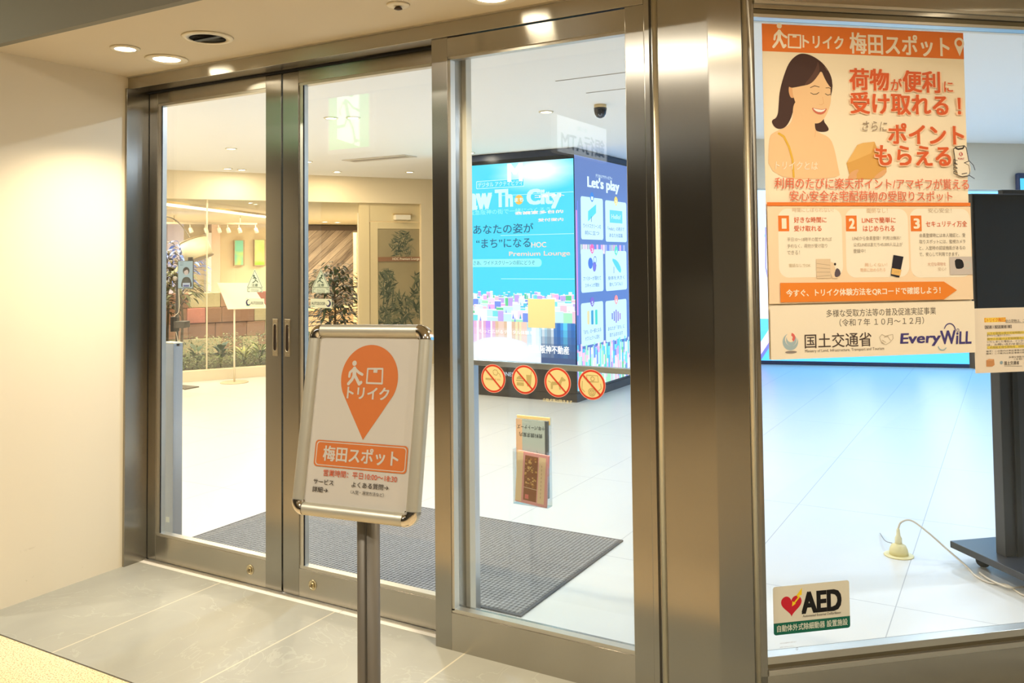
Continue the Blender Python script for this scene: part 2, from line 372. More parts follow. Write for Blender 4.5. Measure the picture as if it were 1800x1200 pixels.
# ---- steel frame
TRM = 1
def trim(mb, m_, label, bevel=.0015, name=None, M=None):
    global TRM
    o = struct(name or 'trim_%d' % TRM, mb, m_, label, bevel=bevel, M=M); TRM += 1; return o
xm0, xm1, xs0, xp0, xp1, xp2 = XY(762, 2.8), XY(790, 2.8), XY(1108, 2.8), XY(1140, 2.79), XY(1156, 2.79), XY(1165, 2.79)
trim(MB().box((-3.85, 2.79, 2.376), (xp0, 2.94, 2.446)), STEEL_H, 'steel transom above the doors')
trim(MB().box((-3.85, 2.783, 2.4335), (xp0, 2.792, 2.44)), BEAD, 'thin bright lip between transom and ceiling', 0)
trim(MB().box((-3.856, 2.775, -.01), (-3.836, 2.94, 2.38)), STEEL_V, 'steel jamb against the cream wall')
trim(MB().box((-3.836, 2.905, 0), (XY(261, 2.905), 2.96, 2.376)), GAP, 'dark gap beside the left sliding door', 0)
trim(MB().box((xm0, 2.80, -.01), (xm1, 2.93, 2.376)), STEEL_V, 'steel mullion between sliding door and fixed pane')
trim(MB().box((-3.84, 2.93, .0), (xm0, 3.0, .004)).box((-3.84, 2.885, 2.3705), (xm0, 2.95, 2.376)), GAP, 'dark door track', 0)
trim(MB().box((-3.84, 2.885, -.01), (xm0, 2.90, .004)), BEAD, 'bright threshold strip below the doors', 0)
# pillar: two broad faces meeting at the corner, with rounded strips
pil = MB()
cor = CORNER
pil.prism([(xp0, 2.79), (cor.x, cor.y), tuple((cor+WD*.123)[:2]), tuple((cor+WD*.123-WN*.12)[:2]), (xp0, 2.98)], -.01, 2.62)
trim(pil, STEEL_V, 'broad folded steel corner pillar', .003)
trim(MB().tube([((xp1+xp2)/2, 2.789, 0), ((xp1+xp2)/2, 2.789, 2.44)], .009, 16), mat('satin_strip', (222, 214, 190), .42, .8), 'rounded light strip on the pillar', 0)
trim(MB().box((xp1-.012, 2.7885, 0), (xp1-.004, 2.7905, 2.44)), mat('dark_groove', (70, 66, 58), .4, .7), 'dark groove beside the rounded strip', 0)
sc = cor+WD*.132
trim(MB().tube([(sc.x, sc.y, 0), (sc.x, sc.y, 2.44)], .0085, 16), MATS['satin_strip'], 'rounded light strip beside the angled window', 0)
MWp = PW.mat()
def W_(mb, m_, label, **k): return trim(mb, m_, label, M=MWp, **k)
# local coords on PW: a along, b up, c toward the viewer
W_(MB().box((.139, 0, -.10), (.168, 2.44, -.002)), STEEL_V, 'narrow steel jamb of the angled window')
W_(MB().box((.168, 2.335, -.10), (wext, 2.44, -.002)), STEEL_H, 'steel head of the angled window')
W_(MB().box((.168, 2.35, -.002), (wext, 2.362, .006)).box((.168, 2.306, -.05), (wext, 2.318, -.006)), BEAD, 'bright beads under the window head')
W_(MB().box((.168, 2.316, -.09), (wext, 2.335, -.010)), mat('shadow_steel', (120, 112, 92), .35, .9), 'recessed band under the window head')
W_(MB().box((.139, -.01, -.10), (wext, .128, -.002)), STEEL_H, 'steel plinth of the angled window')
W_(MB().box((.168, .128, -.06), (wext, .146, .004)).box((.168, .162, -.05), (wext, .186, -.004)), BEAD, 'bright sill beads of the angled window')
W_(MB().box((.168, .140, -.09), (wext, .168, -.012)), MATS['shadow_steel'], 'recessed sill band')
# wall above the frames, lobby side
struct('wall_front', MB().box((-14, 2.96, 2.376), (-1.0, 3.02, 2.66)).box((-14, 2.82, 0), (-4.0, 3.02, 2.66)), WHITE, 'white lobby wall above and beside the doors')
struct('wall_window_head', MB().box((0.05, 2.33, -.16), (wext, 2.66, -.10)), WHITE, 'white lobby wall above the angled window', M=MWp)
struct('ceiling', MB().prism(lobby_poly, 2.66, 2.72), mat('lobby_ceiling', (250, 249, 247), .85), 'white lobby ceiling')

# ---- sliding doors
def door(name, xa, xb, wl, wr, label, hx, hside):
    root = tag(bpy.data.objects.new(name, None), label, 'door', kind='structure'); COL.objects.link(root)
    root.matrix_basis = Matrix.Translation(((xa+xb)/2, 2.93, 0))
    y0, y1 = 2.905, 2.945; zb, zt, gb, gt = .006, 2.3695, .128, 2.312
    def P(n, mb, m_, **k): return obj(n, mb, m_, root, **k)
    P('stile', MB().box((xa, y0, zb), (xa+wl, y1, zt)), STEEL_V, bevel=.0012)
    P('stile', MB().box((xb-wr, y0, zb), (xb, y1, zt)), STEEL_V if hside > 0 else mat('lit_stile', (214, 206, 188), .5, .35), bevel=.0012)  # right door's trailing stile: light falling on it put into a paler colour
    P('bottom_rail', MB().box((xa+wl, y0+.0005, zb), (xb-wr, y1, gb)), STEEL_H, bevel=.001)
    P('top_rail', MB().box((xa+wl, y0+.0005, gt), (xb-wr, y1, zt)), STEEL_H, bevel=.001)
    g = MB()
    for z0, z1 in ((gb, gb+.013), (gt-.012, gt)): g.box((xa+wl, y0+.004, z0), (xb-wr, y1, z1))
    for x0, x1 in ((xa+wl, xa+wl+.022), (xb-wr-.004, xb-wr)): g.box((x0, y0+.006, gb), (x1, y1, gt))
    P('glazing_bead', g, BEAD)
    P('glass', MB().box((xa+wl+.003, 2.918, gb+.004), (xb-wr-.001, 2.926, gt-.004)), GLASS)
    P('rubber_seal', MB().box((xa+wl+.0215, 2.913, gb+.012), (xa+wl+.026, 2.917, gt-.012)), BLACK)
    # recessed pull handle
    cx, cz = hx, 1.150
    P('handle_plate', MB().box((cx-.017, y0-.0015, cz-.085), (cx+.017, y0+.001, cz+.085)), mat('satin_plate', (176, 164, 140), .3, .9), bevel=.001)
    hm = MB()
    pts = []
    for sgn, c0 in ((1, cz+.052), (-1, cz-.052)):
        for k in range(13):
            t = PI*k/12; pts.append((cx+.0095*math.cos(t)*sgn, y0-.0018, c0+.0095*math.sin(t)*sgn))
    hm.add(pts, [tuple(range(len(pts)))])
    h = P('finger_slot', hm, mat('slot_dark', (46, 34, 24), .35, .5))
    cr = MB(); n = len(pts); c0 = Vector((cx, y0-.002, cz))
    vs = [Vector(p) for p in pts] + [c0 + (Vector(p)-c0)*Vector((1, 1, 1)) for p in pts]
    rr = MB().tube([Vector(p)+Vector((0, -.0006, 0)) for p in pts+[pts[0]]], .0014, 6)
    P('slot_rim', rr, CHROME)
    sm_ = MB()
    for dx in (-.010, .010):
        for dz in (-.075, .075): sm_.sphere((cx+dx, y0-.002, cz+dz), .0028, 8)
    P('screw', sm_, CHROME)
    return root
dxa, dxm, dxn, dxb = XY(261, 2.905), XY(494.5, 2.905), XY(497.5, 2.905), XY(823, 2.905)
d1 = door('door_1', dxa, dxm, XY(275, 2.905)-dxa, dxm-XY(467, 2.905), 'left sliding glass door in a brushed steel frame', XY(484, 2.905), 1)
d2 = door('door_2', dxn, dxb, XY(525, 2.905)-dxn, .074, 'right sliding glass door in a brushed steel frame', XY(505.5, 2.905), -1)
for px_, py_, root in ((439.5, 1001, d1), (549.5, 1028, d2)):
    a, b = PD.map(px_, py_)
    Mx = Matrix.Translation((a, 2.905, b)) @ Matrix.Rotation(PI/2, 4, 'X')
    lk = obj('lock_cylinder', MB().lathe([(.023, 0), (.023, .002), (.018, .0035), (.0175, .001), (.012, .001)], Mx, 28), mat('lock_ring', (210, 196, 160), .25, .9), root)
    obj('key_core', MB().lathe([(.0115, .0015), (.0105, .005), (1e-6, .005)], Mx, 20), mat('brass', (190, 168, 120), .3, .9), lk)
    obj('keyhole', MB().box((-.002, -.007, .0052), (.002, .005, .0056)), BLACK, lk, M=Mx)
tag(obj('safety_sticker_small', MB().box((-.013, -.013, 0), (.013, .013, .0004)), mat('pale_sticker', (206, 214, 205), .5), M=PD.mat() @ Matrix.Translation((*PD.map(291, 914), -.012))), 'tiny pale maker mark sticker low on the glass of the left door', 'sticker')
# ---- fixed side light
w1 = tag(bpy.data.objects.new('window_1', None), 'fixed glass pane in a steel frame right of the sliding doors', 'window', kind='structure'); COL.objects.link(w1)
w1.matrix_basis = Matrix.Translation((-1.5, 2.82, 0))
obj('bottom_rail', MB().box((xm1, 2.80, -.01), (xs0, 2.88, .142)), STEEL_H, w1, bevel=.001)
obj('top_rail', MB().box((xm1, 2.80, 2.297), (xs0, 2.88, 2.372)), STEEL_H, w1, bevel=.001)
obj('stile', MB().box((xs0, 2.795, -.01), (xp0, 2.9, 2.376)), STEEL_V, w1, bevel=.0015)
obj('glazing_bead', MB().box((xm1, 2.804, .142), (xs0, 2.836, .156)).box((xm1, 2.804, 2.285), (xs0, 2.836, 2.297)).box((xm1, 2.804, .15), (xm1+.012, 2.836, 2.29)).box((xs0-.004, 2.804, .15), (xs0, 2.836, 2.29)), BEAD, w1)
obj('glass', MB().box((xm1+.004, 2.838, .146), (xs0, 2.846, 2.294)), GLASS, w1)
# ---- angled window glass
w2 = tag(bpy.data.objects.new('window_2', None), 'large glass shop window at an angle right of the pillar', 'window', kind='structure'); COL.objects.link(w2)
w2.matrix_basis = Matrix.Translation(tuple(PW.pt(1, 0)))
obj('glass', MB().box((.172, .15, -.038), (wext, 2.33, -.030)), GLASS, w2, M=MWp)

# ---------------------------------------------------------------- lamps of the entrance niche
def downlight(name, loc, r, power, label, group=None, color=WARM, lit=True, core=.62, spread=PI):
    t = thing(name, label, 'ceiling light', loc, group)
    T = Matrix.Translation(loc)
    obj('trim_ring', MB().lathe([(r*core, -.001), (r*.70, -.007), (r*.96, -.006), (r, 0)], T, 40), mat('ring_paint', (236, 224, 196), .5), t)
    if lit:
        obj('diffuser', MB().lathe([(r*core, -.003), (1e-6, -.003)], T, 32), LAMPM, t)
        area('lamp', (0, 0, -.012), r*core*1.6, power, color, t, spread=spread)
    else:
        obj('louvre', MB().lathe([(r*core*1.12, -.002), (r*.6, .0), (1e-6, .0)], T, 32), mat('dark_lens', (62, 56, 52), .25, .4), t)
        obj('louvre_blade', MB().box((loc[0]-r*.7, loc[1]-.012, loc[2]-.008), (loc[0]+r*.7, loc[1]+.012, loc[2]-.004)), BLACK, t)
    return t
Z0 = 2.44
p = onz(220, 84, Z0); downlight('downlight', (p.x, p.y, Z0-.001), .062, 8, 'small lit downlight nearest the grey fascia in the entrance ceiling', core=.8, spread=1.9)
p = onz(293, 103, Z0); downlight('downlight', (p.x, p.y, Z0-.001), .095, 12.5, 'lit ringed downlight near the cream wall corner of the entrance ceiling', spread=1.9)
p = onz(365, 65, Z0); downlight('downlight', (p.x, p.y, Z0-.001), .105, 0, 'unlit dark downlight with a white ring in the entrance ceiling', lit=False, core=.8)
p = onz(864, -6, Z0); downlight('downlight', (p.x, p.y, Z0-.001), .092, 16, 'lit ringed downlight above the fixed pane at the top edge', spread=1.9)
p = onz(700, 8, Z0)
t = thing('sprinkler', 'small round white sprinkler head between the entrance downlights', 'sprinkler', (p.x, p.y, Z0))
T = Matrix.Translation((p.x, p.y, Z0-.001))
obj('cover_plate', MB().lathe([(.018, -.006), (.04, -.005), (.044, 0)], T, 32), mat('ring_paint', (236, 224, 196)), t)
obj('nozzle', MB().lathe([(.006, -.006), (.012, -.010), (.016, -.016), (.005, -.02), (1e-6, -.02)], T, 20), mat('dark_brass', (80, 64, 50), .4, .6), t)
# lamps added outside the frame to light board and poster, mirrored in the steel
for i, (x, y, pw) in enumerate(((-.1, 2.22, 13), (1.1, 2.9, 16), (2.6, 3.6, 14))):
    downlight('downlight', (x, y, Z0-.001), .092, pw, 'ringed downlight added in the entrance ceiling beyond the frame to light the poster side', 'added entrance downlights out of view')
for i, (x, y, pw) in enumerate(((-5, 0.6, 60), (-2.2, -.5, 48), (.5, -.7, 48), (3.0, 0.2, 60), (-1, -3.2, 8), (3, -3.2, 8), (-6, -3, 8))):
    downlight('added_corridor_light', (x, y, 2.999), .11, pw, 'corridor ceiling lamp added behind the viewer to light the entrance', 'added corridor lamps out of view', (1, .93, .80))

# ================================================================= THE STAND IN FRONT OF THE DOORS
def sign_stand():
    c = Vector((-1.018, 1.215, 1.213)); az, ti, ro, W2, H2 = .078, .192, .02, .1325, .1715
    ex = Vector((math.cos(az), math.sin(az), 0)); n = Vector((math.sin(az), -math.cos(az), 0))
    up = Vector((0, 0, 1))*math.cos(ti) - n*math.sin(ti)
    ex, up = ex*math.cos(ro)+up*math.sin(ro), up*math.cos(ro)-ex*math.sin(ro)
    nn = ex.cross(up)
    P = Plane(c, ex, nn); M = P.mat()
    base_p = c - nn*.03 - up*.06; bx, by = base_p.x, base_p.y
    t = thing('sign_stand', 'silver framed tilted notice board on a round grey pole before the doors', 'sign stand', (bx, by, 0))
    alu = mat('satin_aluminium', (206, 202, 184), .42, .55)
    grey = mat('grey_pole', (120, 113, 100), .48, .25)
    obj('pole', MB().lathe([(.0205, .012), (.0205, 1.15)], Matrix.Translation((bx, by, 0)), 40), grey, t)
    obj('pole_groove', MB().box((bx+.008, by-.0209, .02), (bx+.0105, by-.0175, 1.13)), mat('groove', (70, 67, 60), .5), t)
    obj('base_plate', MB().lathe([(.17, 0), (.17, .008), (.165, .012), (.021, .016)], Matrix.Translation((bx, by, 0)), 48), grey, t)
    fr = obj('bracket', MB().box((-.03, -.1, -.045), (.03, .04, -.008)), grey, t, M=M, bevel=.003)
    rw = .0225
    def rail(x0, y0, x1, y1, horiz):
        mb = MB(); n_ = 14; v = []
        for e in (0, 1):
            for k in range(n_+1):
                a = PI*k/n_; d = -math.cos(a)*rw/2; z = .002+math.sin(a)*.0095
                v.append((x0 if not e else x1, (y0+y1)/2+d, z) if horiz else ((x0+x1)/2+d, y0 if not e else y1, z))
        f = [(k, k+1, n_+2+k, n_+1+k) if horiz else (k, n_+1+k, n_+2+k, k+1) for k in range(n_)]
        f = [(a_, d_, c_, b_) for a_, b_, c_, d_ in f]
        mb.add(v, f, 0, True); mb.box((x0, y0, -.008), (x1, y1, .0025)); return mb
    k = .026
    obj('snap_rail', rail(-W2+k, H2-rw, W2-k, H2, True), alu, t, M=M)
    obj('snap_rail', rail(-W2+k, -H2, W2-k, -H2+rw, True), alu, t, M=M)
    obj('snap_rail', rail(-W2, -H2+k, -W2+rw, H2-k, False), alu, t, M=M)
    obj('snap_rail', rail(W2-rw, -H2+k, W2, H2-k, False), alu, t, M=M)
    for sx in (-1, 1):
        for sy in (-1, 1):
            cx, cy = sx*(W2-k), sy*(H2-k); mb = MB(); NA, NB = 10, 8; v = []
            for i in range(NA+1):
                a = PI/2*i/NA
                for j in range(NB+1):
                    b = PI*j/NB; r = k-rw/2-math.cos(b)*(rw/2+.0006); z = .002+math.sin(b)*.0108
                    v.append((cx+sx*r*math.cos(a), cy+sy*r*math.sin(a), z))
            f = [(i*(NB+1)+j, (i+1)*(NB+1)+j, (i+1)*(NB+1)+j+1, i*(NB+1)+j+1) for i in range(NA) for j in range(NB)]
            if sx*sy > 0: f = [q[::-1] for q in f]
            mb.add(v, f, 0, True)
            pts = [(cx, cy)] + [(cx+sx*k*math.cos(PI/2*i/8), cy+sy*k*math.sin(PI/2*i/8)) for i in range(9)]
            mb.prism(pts, -.0085, .0022)
            obj('corner_cap', mb, CHROME, t, M=M)
    obj('back_panel', MB().box((-W2+.01, -H2+.01, -.006), (W2-.01, H2-.01, .0)), mat('panel_grey', (190, 186, 176), .6), t, M=M)
    a = Art(P, 0); SH = (210, 204, 192); OR = (212, 122, 66); BK = (70, 62, 54)
    a.lrect(-W2+.02, -H2+.02, W2-.02, H2-.02, SH); a.L(3)
    # pin
    cx, cy = a.m(649, 665); r = abs(a.m(699, 665)[0]-a.m(599, 665)[0])/2; tip = a.m(638, 773)
    pts = []
    for q in range(-28, 209, 6): tt = math.radians(q); pts.append((cx+r*math.cos(tt), cy+r*.98*math.sin(tt)))
    pts = [p_ for p_ in pts]
    left = pts[-1]; right = pts[0]
    pts += [(left[0]*.55+tip[0]*.45-.001, left[1]*.55+tip[1]*.45+.001), tip, (right[0]*.55+tip[0]*.45+.001, right[1]*.55+tip[1]*.45+.001)]
    a.raw(pts, OR); a.L(3)
    walker(a, 611, 677, 28, 43, SH)
    a.line([(647, 648), (673, 648), (672, 674), (645, 673), (647, 648)], .0033, SH, True)
    a.rect(657, 648, 664, 655, SH)
    a.text('トリイク', 611, 684, 691, 21, SH, .035)
    # place plate, lettering follows the board's own tilt
    a.rect(553, 778, 717, 826, OR, .007); a.L(); a.rect(555.5, 780.5, 714.5, 823.5, SH, .006); a.L(); a.rect(557, 782, 713, 822, OR, .0055); a.L(3)
    a.text('梅田スポット', 569, 701, 801, 27, SH, .03)
    a.text('営業時間：平日10:00～18:30', 569, 699, 836, 12, (206, 96, 62), .012)
    a.text('サービス', 552, 587, 846.5, 9, BK, .015); a.text('詳細→', 550, 577, 860, 10, BK, .015)
    a.text('よくある質問→', 619, 684, 854, 10, BK, .015); a.text('（入室・運営方法など）', 617, 676, 867, 7, BK)
    a.build('printed_sheet', attrmat('sheet_under_film', 0, .35, coat=.3), t)
    return t
sign_stand()

# ================================================================= POSTER ON THE ANGLED WINDOW
def poster():
    OFF = 0
    s0, s1, zt, zb = .2112, .9960, 2.291, 1.1515
    t = thing('poster', 'big orange and cream poster with a smiling woman holding a parcel, on the angled window', 'poster', tuple(PW.pt((s0+s1)/2, zb, OFF)))
    obj('sheet', MB().box((s0, zb, -.0299), (s1, zt, -.0292)), mat('poster_paper', (240, 230, 212), .6), t, M=MWp)
    O2 = -.0290
    b = Art(PW, O2)
    CR = (252, 238, 210); OR = (238, 128, 52); WH = (252, 240, 220); TX = (224, 100, 52); DK = (64, 56, 52)
    b.lrect(s0, zb, s1, zt, CR); b.L(2)
    zbar = b.m(1520, 97)[1]
    b.lrect(s0, zbar, s1, zt, OR); b.L(2)
    walker(b, 1358, 85, 26, 44, WH)
    b.line([(1386, 61), (1407, 62), (1407, 84), (1386, 83), (1386, 61)], .0055, WH); b.rect(1393, 61, 1400, 66, WH)
    b.text('トリイク', 1411, 1482, 74, 22, WH, .035); b.text('梅田スポット', 1494, 1668, 79, 36, WH, .03)
    cx, cy = b.m(1686, 76); r = .020
    b.raw([(cx+r*math.cos(math.radians(q)), cy+r*math.sin(math.radians(q))) for q in range(-30, 211, 8)] + [(cx, cy-.047)], WH); b.L(2); b.disc(1686, 76, .0115, OR); b.L()
    # woman
    def zz(pts, col, sm=2):
        b.poly([(1320+x/3.75, y/3.75) for x, y in pts], col, sm); b.L()
    SK, SK2, HR, HR2 = (246, 206, 158), (232, 178, 128), (74, 50, 44), (98, 68, 58)
    zz([(345, 350), (410, 370), (480, 420), (530, 500), (538, 575), (525, 640), (505, 740), (470, 790), (515, 845), (505, 868), (440, 870), (405, 840), (300, 760), (280, 720), (262, 785), (225, 845), (165, 852), (128, 795), (175, 775), (182, 690), (188, 600), (215, 500), (250, 410), (300, 362)], HR)
    zz([(275, 700), (300, 660), (420, 780), (420, 850), (440, 872), (520, 905), (550, 980), (575, 1110), (590, 1180), (114, 1180), (116, 905), (150, 870), (240, 835), (275, 790)], SK)
    zz([(250, 560), (285, 570), (290, 640), (262, 650), (246, 605)], SK2)
    zz([(285, 520), (350, 420), (430, 395), (500, 450), (528, 540), (522, 600), (528, 670), (505, 740), (470, 800), (430, 818), (375, 800), (318, 735), (282, 655), (268, 580)], SK)
    zz([(345, 352), (430, 385), (500, 455), (536, 545), (536, 585), (515, 570), (485, 520), (462, 462), (440, 500), (395, 555), (330, 568), (290, 576), (262, 580), (235, 560), (262, 450), (300, 370)], HR)
    zz([(440, 395), (455, 470), (420, 530), (370, 562), (345, 560), (400, 500), (432, 440)], HR2)
    def zl(pts, wd, col): b.line([(1320+x/3.75, y/3.75) for x, y in pts], wd, col)
    zl([(392, 612), (410, 622), (432, 620), (446, 610)], .0022, DK); zl([(488, 618), (505, 628), (522, 622)], .0022, DK)
    zl([(390, 578), (418, 566), (448, 574)], .0024, HR2); zl([(492, 580), (512, 578), (526, 588)], .0022, HR2)
    zl([(470, 640), (478, 680), (462, 692), (448, 688)], .0014, SK2)
    zz([(396, 708), (430, 716), (470, 722), (502, 712), (484, 748), (450, 758), (415, 742)], (214, 116, 92), 1)
    zz([(402, 712), (435, 720), (470, 725), (496, 716), (470, 740), (432, 738)], (255, 250, 240), 1)
    zl([(182, 880), (215, 900), (250, 970), (272, 1050), (280, 1165)], .0075, (232, 186, 70))
    zl([(425, 860), (418, 905)], .0012, SK2)
    zz([(655, 1180), (628, 1075), (660, 1030), (700, 955), (735, 942), (812, 934), (838, 1000), (892, 1110), (890, 1130), (800, 1180)], (226, 172, 92), 0)
    zz([(628, 1075), (700, 955), (735, 942), (812, 934), (790, 1010), (660, 1065)], (238, 190, 112), 0)
    zz([(640, 1165), (655, 1135), (695, 1115), (712, 1122), (690, 1150), (700, 1180), (640, 1185)], SK2, 2)
    zz([(800, 1175), (850, 1130), (890, 1112), (892, 1140), (840, 1180)], SK2, 1)
    b.L()
    b.text('トリイクとは', 1362, 1436, 291, 14, WH, .01, .12)
    # headline
    def head(s_, x0, x1, y, h, bold=.035):
        b.text(s_, x0-1, x1+2, y+1.2, h, (255, 214, 180), bold+.02); b.L(2); b.text(s_, x0, x1, y, h, TX, bold); b.L(2)
    head('荷物', 1493, 1561, 140, 37); head('が', 1565, 1584, 149, 21, .02); head('便利', 1586, 1650, 144, 37); head('に', 1658, 1673, 153, 18, .02)
    head('受け取れる', 1494, 1664, 183, 37); head('！', 1682, 1686, 187, 28)
    b.text('さらに', 1513, 1556, 222, 17, (150, 130, 110), 0, .15)
    head('ポイント', 1560, 1691, 236, 35); head('もらえる', 1537, 1668, 274, 34)
    # hand holding a phone, drawn in outline
    b.poly([(1320+x/3.75, y/3.75) for x, y in [(1325, 985), (1340, 970), (1395, 962), (1408, 975), (1425, 1060), (1440, 1120), (1430, 1150), (1380, 1165), (1350, 1155), (1335, 1060)]], (250, 238, 216), 1); b.L()
    zl([(1325, 985), (1340, 970), (1395, 962), (1408, 975), (1425, 1062)], .003, DK); zl([(1325, 985), (1336, 1060), (1338, 1080)], .003, DK)
    zl([(1340, 978), (1355, 985), (1385, 980), (1392, 970)], .006, DK)
    for k in range(4): zl([(1350, 1060+k*26), (1326, 1052+k*26), (1326, 1072+k*24), (1348, 1082+k*24)], .0022, DK)
    zl([(1350, 1155), (1385, 1168), (1430, 1158), (1462, 1178)], .0026, DK); zl([(1395, 1075), (1428, 1062), (1455, 1090), (1466, 1122)], .0026, DK)
    zl([(1398, 1075), (1425, 1090), (1432, 1130), (1428, 1158)], .0022, DK); zl([(1380, 1148), (1412, 1142)], .003, DK)
    b.disc(1320+1373/3.75, 1018/3.75, .0075, (190, 60, 60)); b.L(); b.text('R', 1684.6, 1687.8, 271.5, 5, WH, .03); b.text('POINT', 1681, 1692, 279.5, 3.4, (190, 60, 60), .02)
    b.text('利用のたびに楽天ポイント/アマギフが貰える', 1360, 1700, 323, 19, (226, 116, 84), .012)
    b.text('安心安全な宅配荷物の受取りスポット', 1386, 1671, 344.5, 18, (226, 116, 84), .01)
    b.lrect(s0, b.m(1520, 362)[1], s1, b.m(1520, 356)[1], OR)
    b.lrect(s0, b.m(1520, 530)[1], s1, b.m(1520, 363)[1], (250, 224, 190)); b.L(2)
    WB = (252, 242, 222)
    for x0, x1 in ((1366, 1478), (1484, 1594), (1597, 1703)): b.rect(x0, 367, x1, 487, WB, .035); b.L()
    b.L(2)
    for n_, x0 in (('1', 1365.5), ('2', 1484), ('3', 1597.5)):
        b.rect(x0, 379, x0+19, 406.5, OR); b.L(); b.text(n_, x0+(8 if n_ == '1' else 6), x0+(12.5 if n_ == '1' else 15), 393, 17, WH, .05)
    SM = (222, 106, 66); G = (150, 140, 128)
    b.text('時間にしばられない！', 1390, 1462, 369, 8, (226, 200, 170)); b.text('面倒なし！', 1520, 1557, 370, 9, (226, 196, 160)); b.text('安心安全！', 1628, 1669, 370, 8, (206, 186, 160))
    b.text('好きな時間に', 1393, 1450, 386.5, 10, SM, .012); b.text('受け取れる', 1393, 1441, 401.5, 10, SM, .012)
    b.text('LINEで簡単に', 1512, 1571, 387, 10, SM, .012); b.text('はじめられる', 1514, 1569, 401.5, 10, SM, .012)
    b.text('セキュリティ万全', 1624, 1696, 393.5, 10.5, SM, .012)
    for i, s_ in enumerate(('平日10～18時半の間であれば', '予約なく、荷物が受け取り', 'できる！')): b.text(s_, 1381, (1459, 1451, 1403)[i], 420.5+i*11.5, 7, (176, 166, 150))
    for i, s_ in enumerate(('LINEから会員登録！利用は無料！', '公式LINEは友だち45,000人以上が', '登録中！')): b.text(s_, (1495, 1497, 1497)[i], (1580, 1583, 1518)[i], 418.5+i*11.2, 7, (166, 156, 142))
    for i, s_ in enumerate(('会員登録時には本人確認と、受', '取りスポットには、監視カメラ', 'と、入室時の認証機能があるの', 'で、安心して利用できます。')): b.text(s_, 1612.5, (1693, 1693, 1693, 1682)[i], 413.5+i*11, 7, G)
    b.text('電話なしでOK', 1384, 1422, 466, 6, (206, 190, 160)); b.text('難しくない！', 1517, 1556, 465, 6.5, (236, 200, 170)); b.text('簡単に始められる', 1509, 1553, 474, 6.5, (236, 196, 164)); b.text('大切な荷物を', 1627, 1659, 464, 6.5, (222, 176, 150)); b.text('安心！', 1645, 1659, 472.5, 6, (214, 190, 164))
    # three small pictures
    b.rect(1432, 455, 1457, 489, (232, 208, 176)); b.L()
    for k in range(4): b.line([(1432.5, 463+k*7.5), (1456, 466+k*6)], .0012, (176, 150, 124))
    b.poly([(1457, 460), (1462, 462), (1466, 475), (1470, 489), (1460, 489), (1457, 480)], (240, 214, 180)); b.L(); b.poly([(1467, 470), (1473, 474), (1475, 483), (1466, 488), (1463, 482)], (96, 84, 92), 1); b.L(); b.disc(1464.5, 464, .0042, (52, 40, 40))
    b.poly([(1567, 448), (1584.5, 451), (1577, 487.5), (1562, 484)], (40, 38, 50)); b.L(); b.poly([(1564.5, 471), (1581, 474), (1578.5, 484.5), (1563, 481.5)], (236, 190, 116)); b.text('トリイク', 1569, 1577, 478, 3, (150, 110, 60))
    b.rect(1665.5, 451, 1705, 482.5, (206, 196, 190)); b.L(); b.poly([(1674, 455), (1686, 455), (1690, 462), (1690, 471), (1678, 473), (1675, 468)], (34, 34, 40), 1); b.ring(1697, 466, .010, .0125, (196, 204, 196))
    # arrow, closing lines, marks
    b.poly([(1368.5, 497), (1655, 494.5), (1678, 509.5), (1655, 526), (1369, 531)], (240, 138, 50)); b.L(2)
    b.text('今すぐ、トリイク体験方法をQRコードで確認しよう！', 1379, 1649, 512.5, 13, WH, .03)
    b.lrect(s0, zb, s1, b.m(1520, 533)[1], (250, 238, 216)); b.L(2)
    b.text('多様な受取方法等の普及促進実証事業', 1449, 1641, 548, 13, (104, 94, 82), .004)
    b.text('（令和７年 １０月～１２月）', 1472, 1620, 564.5, 13, (104, 94, 82), .004)
    b.disc(1386, 600, .0285, (170, 192, 200)); b.L(); b.disc(1387.5, 595.5, .0225, (252, 236, 210)); b.L(); b.disc(1387.5, 597, .0195, (170, 192, 200)); b.L(); b.disc(1387, 592.5, .0155, (252, 236, 210)); b.L()
    b.ring(1387, 592.5, .006, .0155, (226, 110, 104), -60, 80); b.L(); b.disc(1387, 618, .0215, (150, 138, 130), sy=.2)
    b.text('国土交通省', 1411, 1528, 597, 25, (80, 68, 62), .006)
    b.text('Ministry of Land, Infrastructure, Transport and Tourism', 1411.5, 1550, 614.5, 6.5, (120, 108, 98))
    GRY = (196, 182, 160)
    for q in ([(1542, 592), (1546, 587), (1552, 590), (1560, 588), (1565, 587), (1566, 594), (1560, 601), (1553, 605), (1546, 602), (1542, 592)], [(1550, 592), (1556, 590), (1561, 597)], [(1547, 597), (1553, 601)], [(1546, 600), (1551, 604)]): b.line(q, .0018, GRY)
    NV = (74, 66, 128)
    b.text('Every', 1578, 1647, 596, 23, NV, .03, .12); b.text('W', 1649, 1675, 592, 23, NV, .03); b.text('iLL', 1676, 1702, 592.5, 21, NV, .03, .08)
    b.ring(1665, 580, .0200, .0235, NV, 0, 165, sx=1, sy=1.1); b.ring(1679, 579.5, .0035, .0058, (140, 136, 160)); b.ring(1652, 606, .0150, .0185, (160, 190, 200), 190, 330)
    b.build('printed_picture', PAPER, t)
poster()

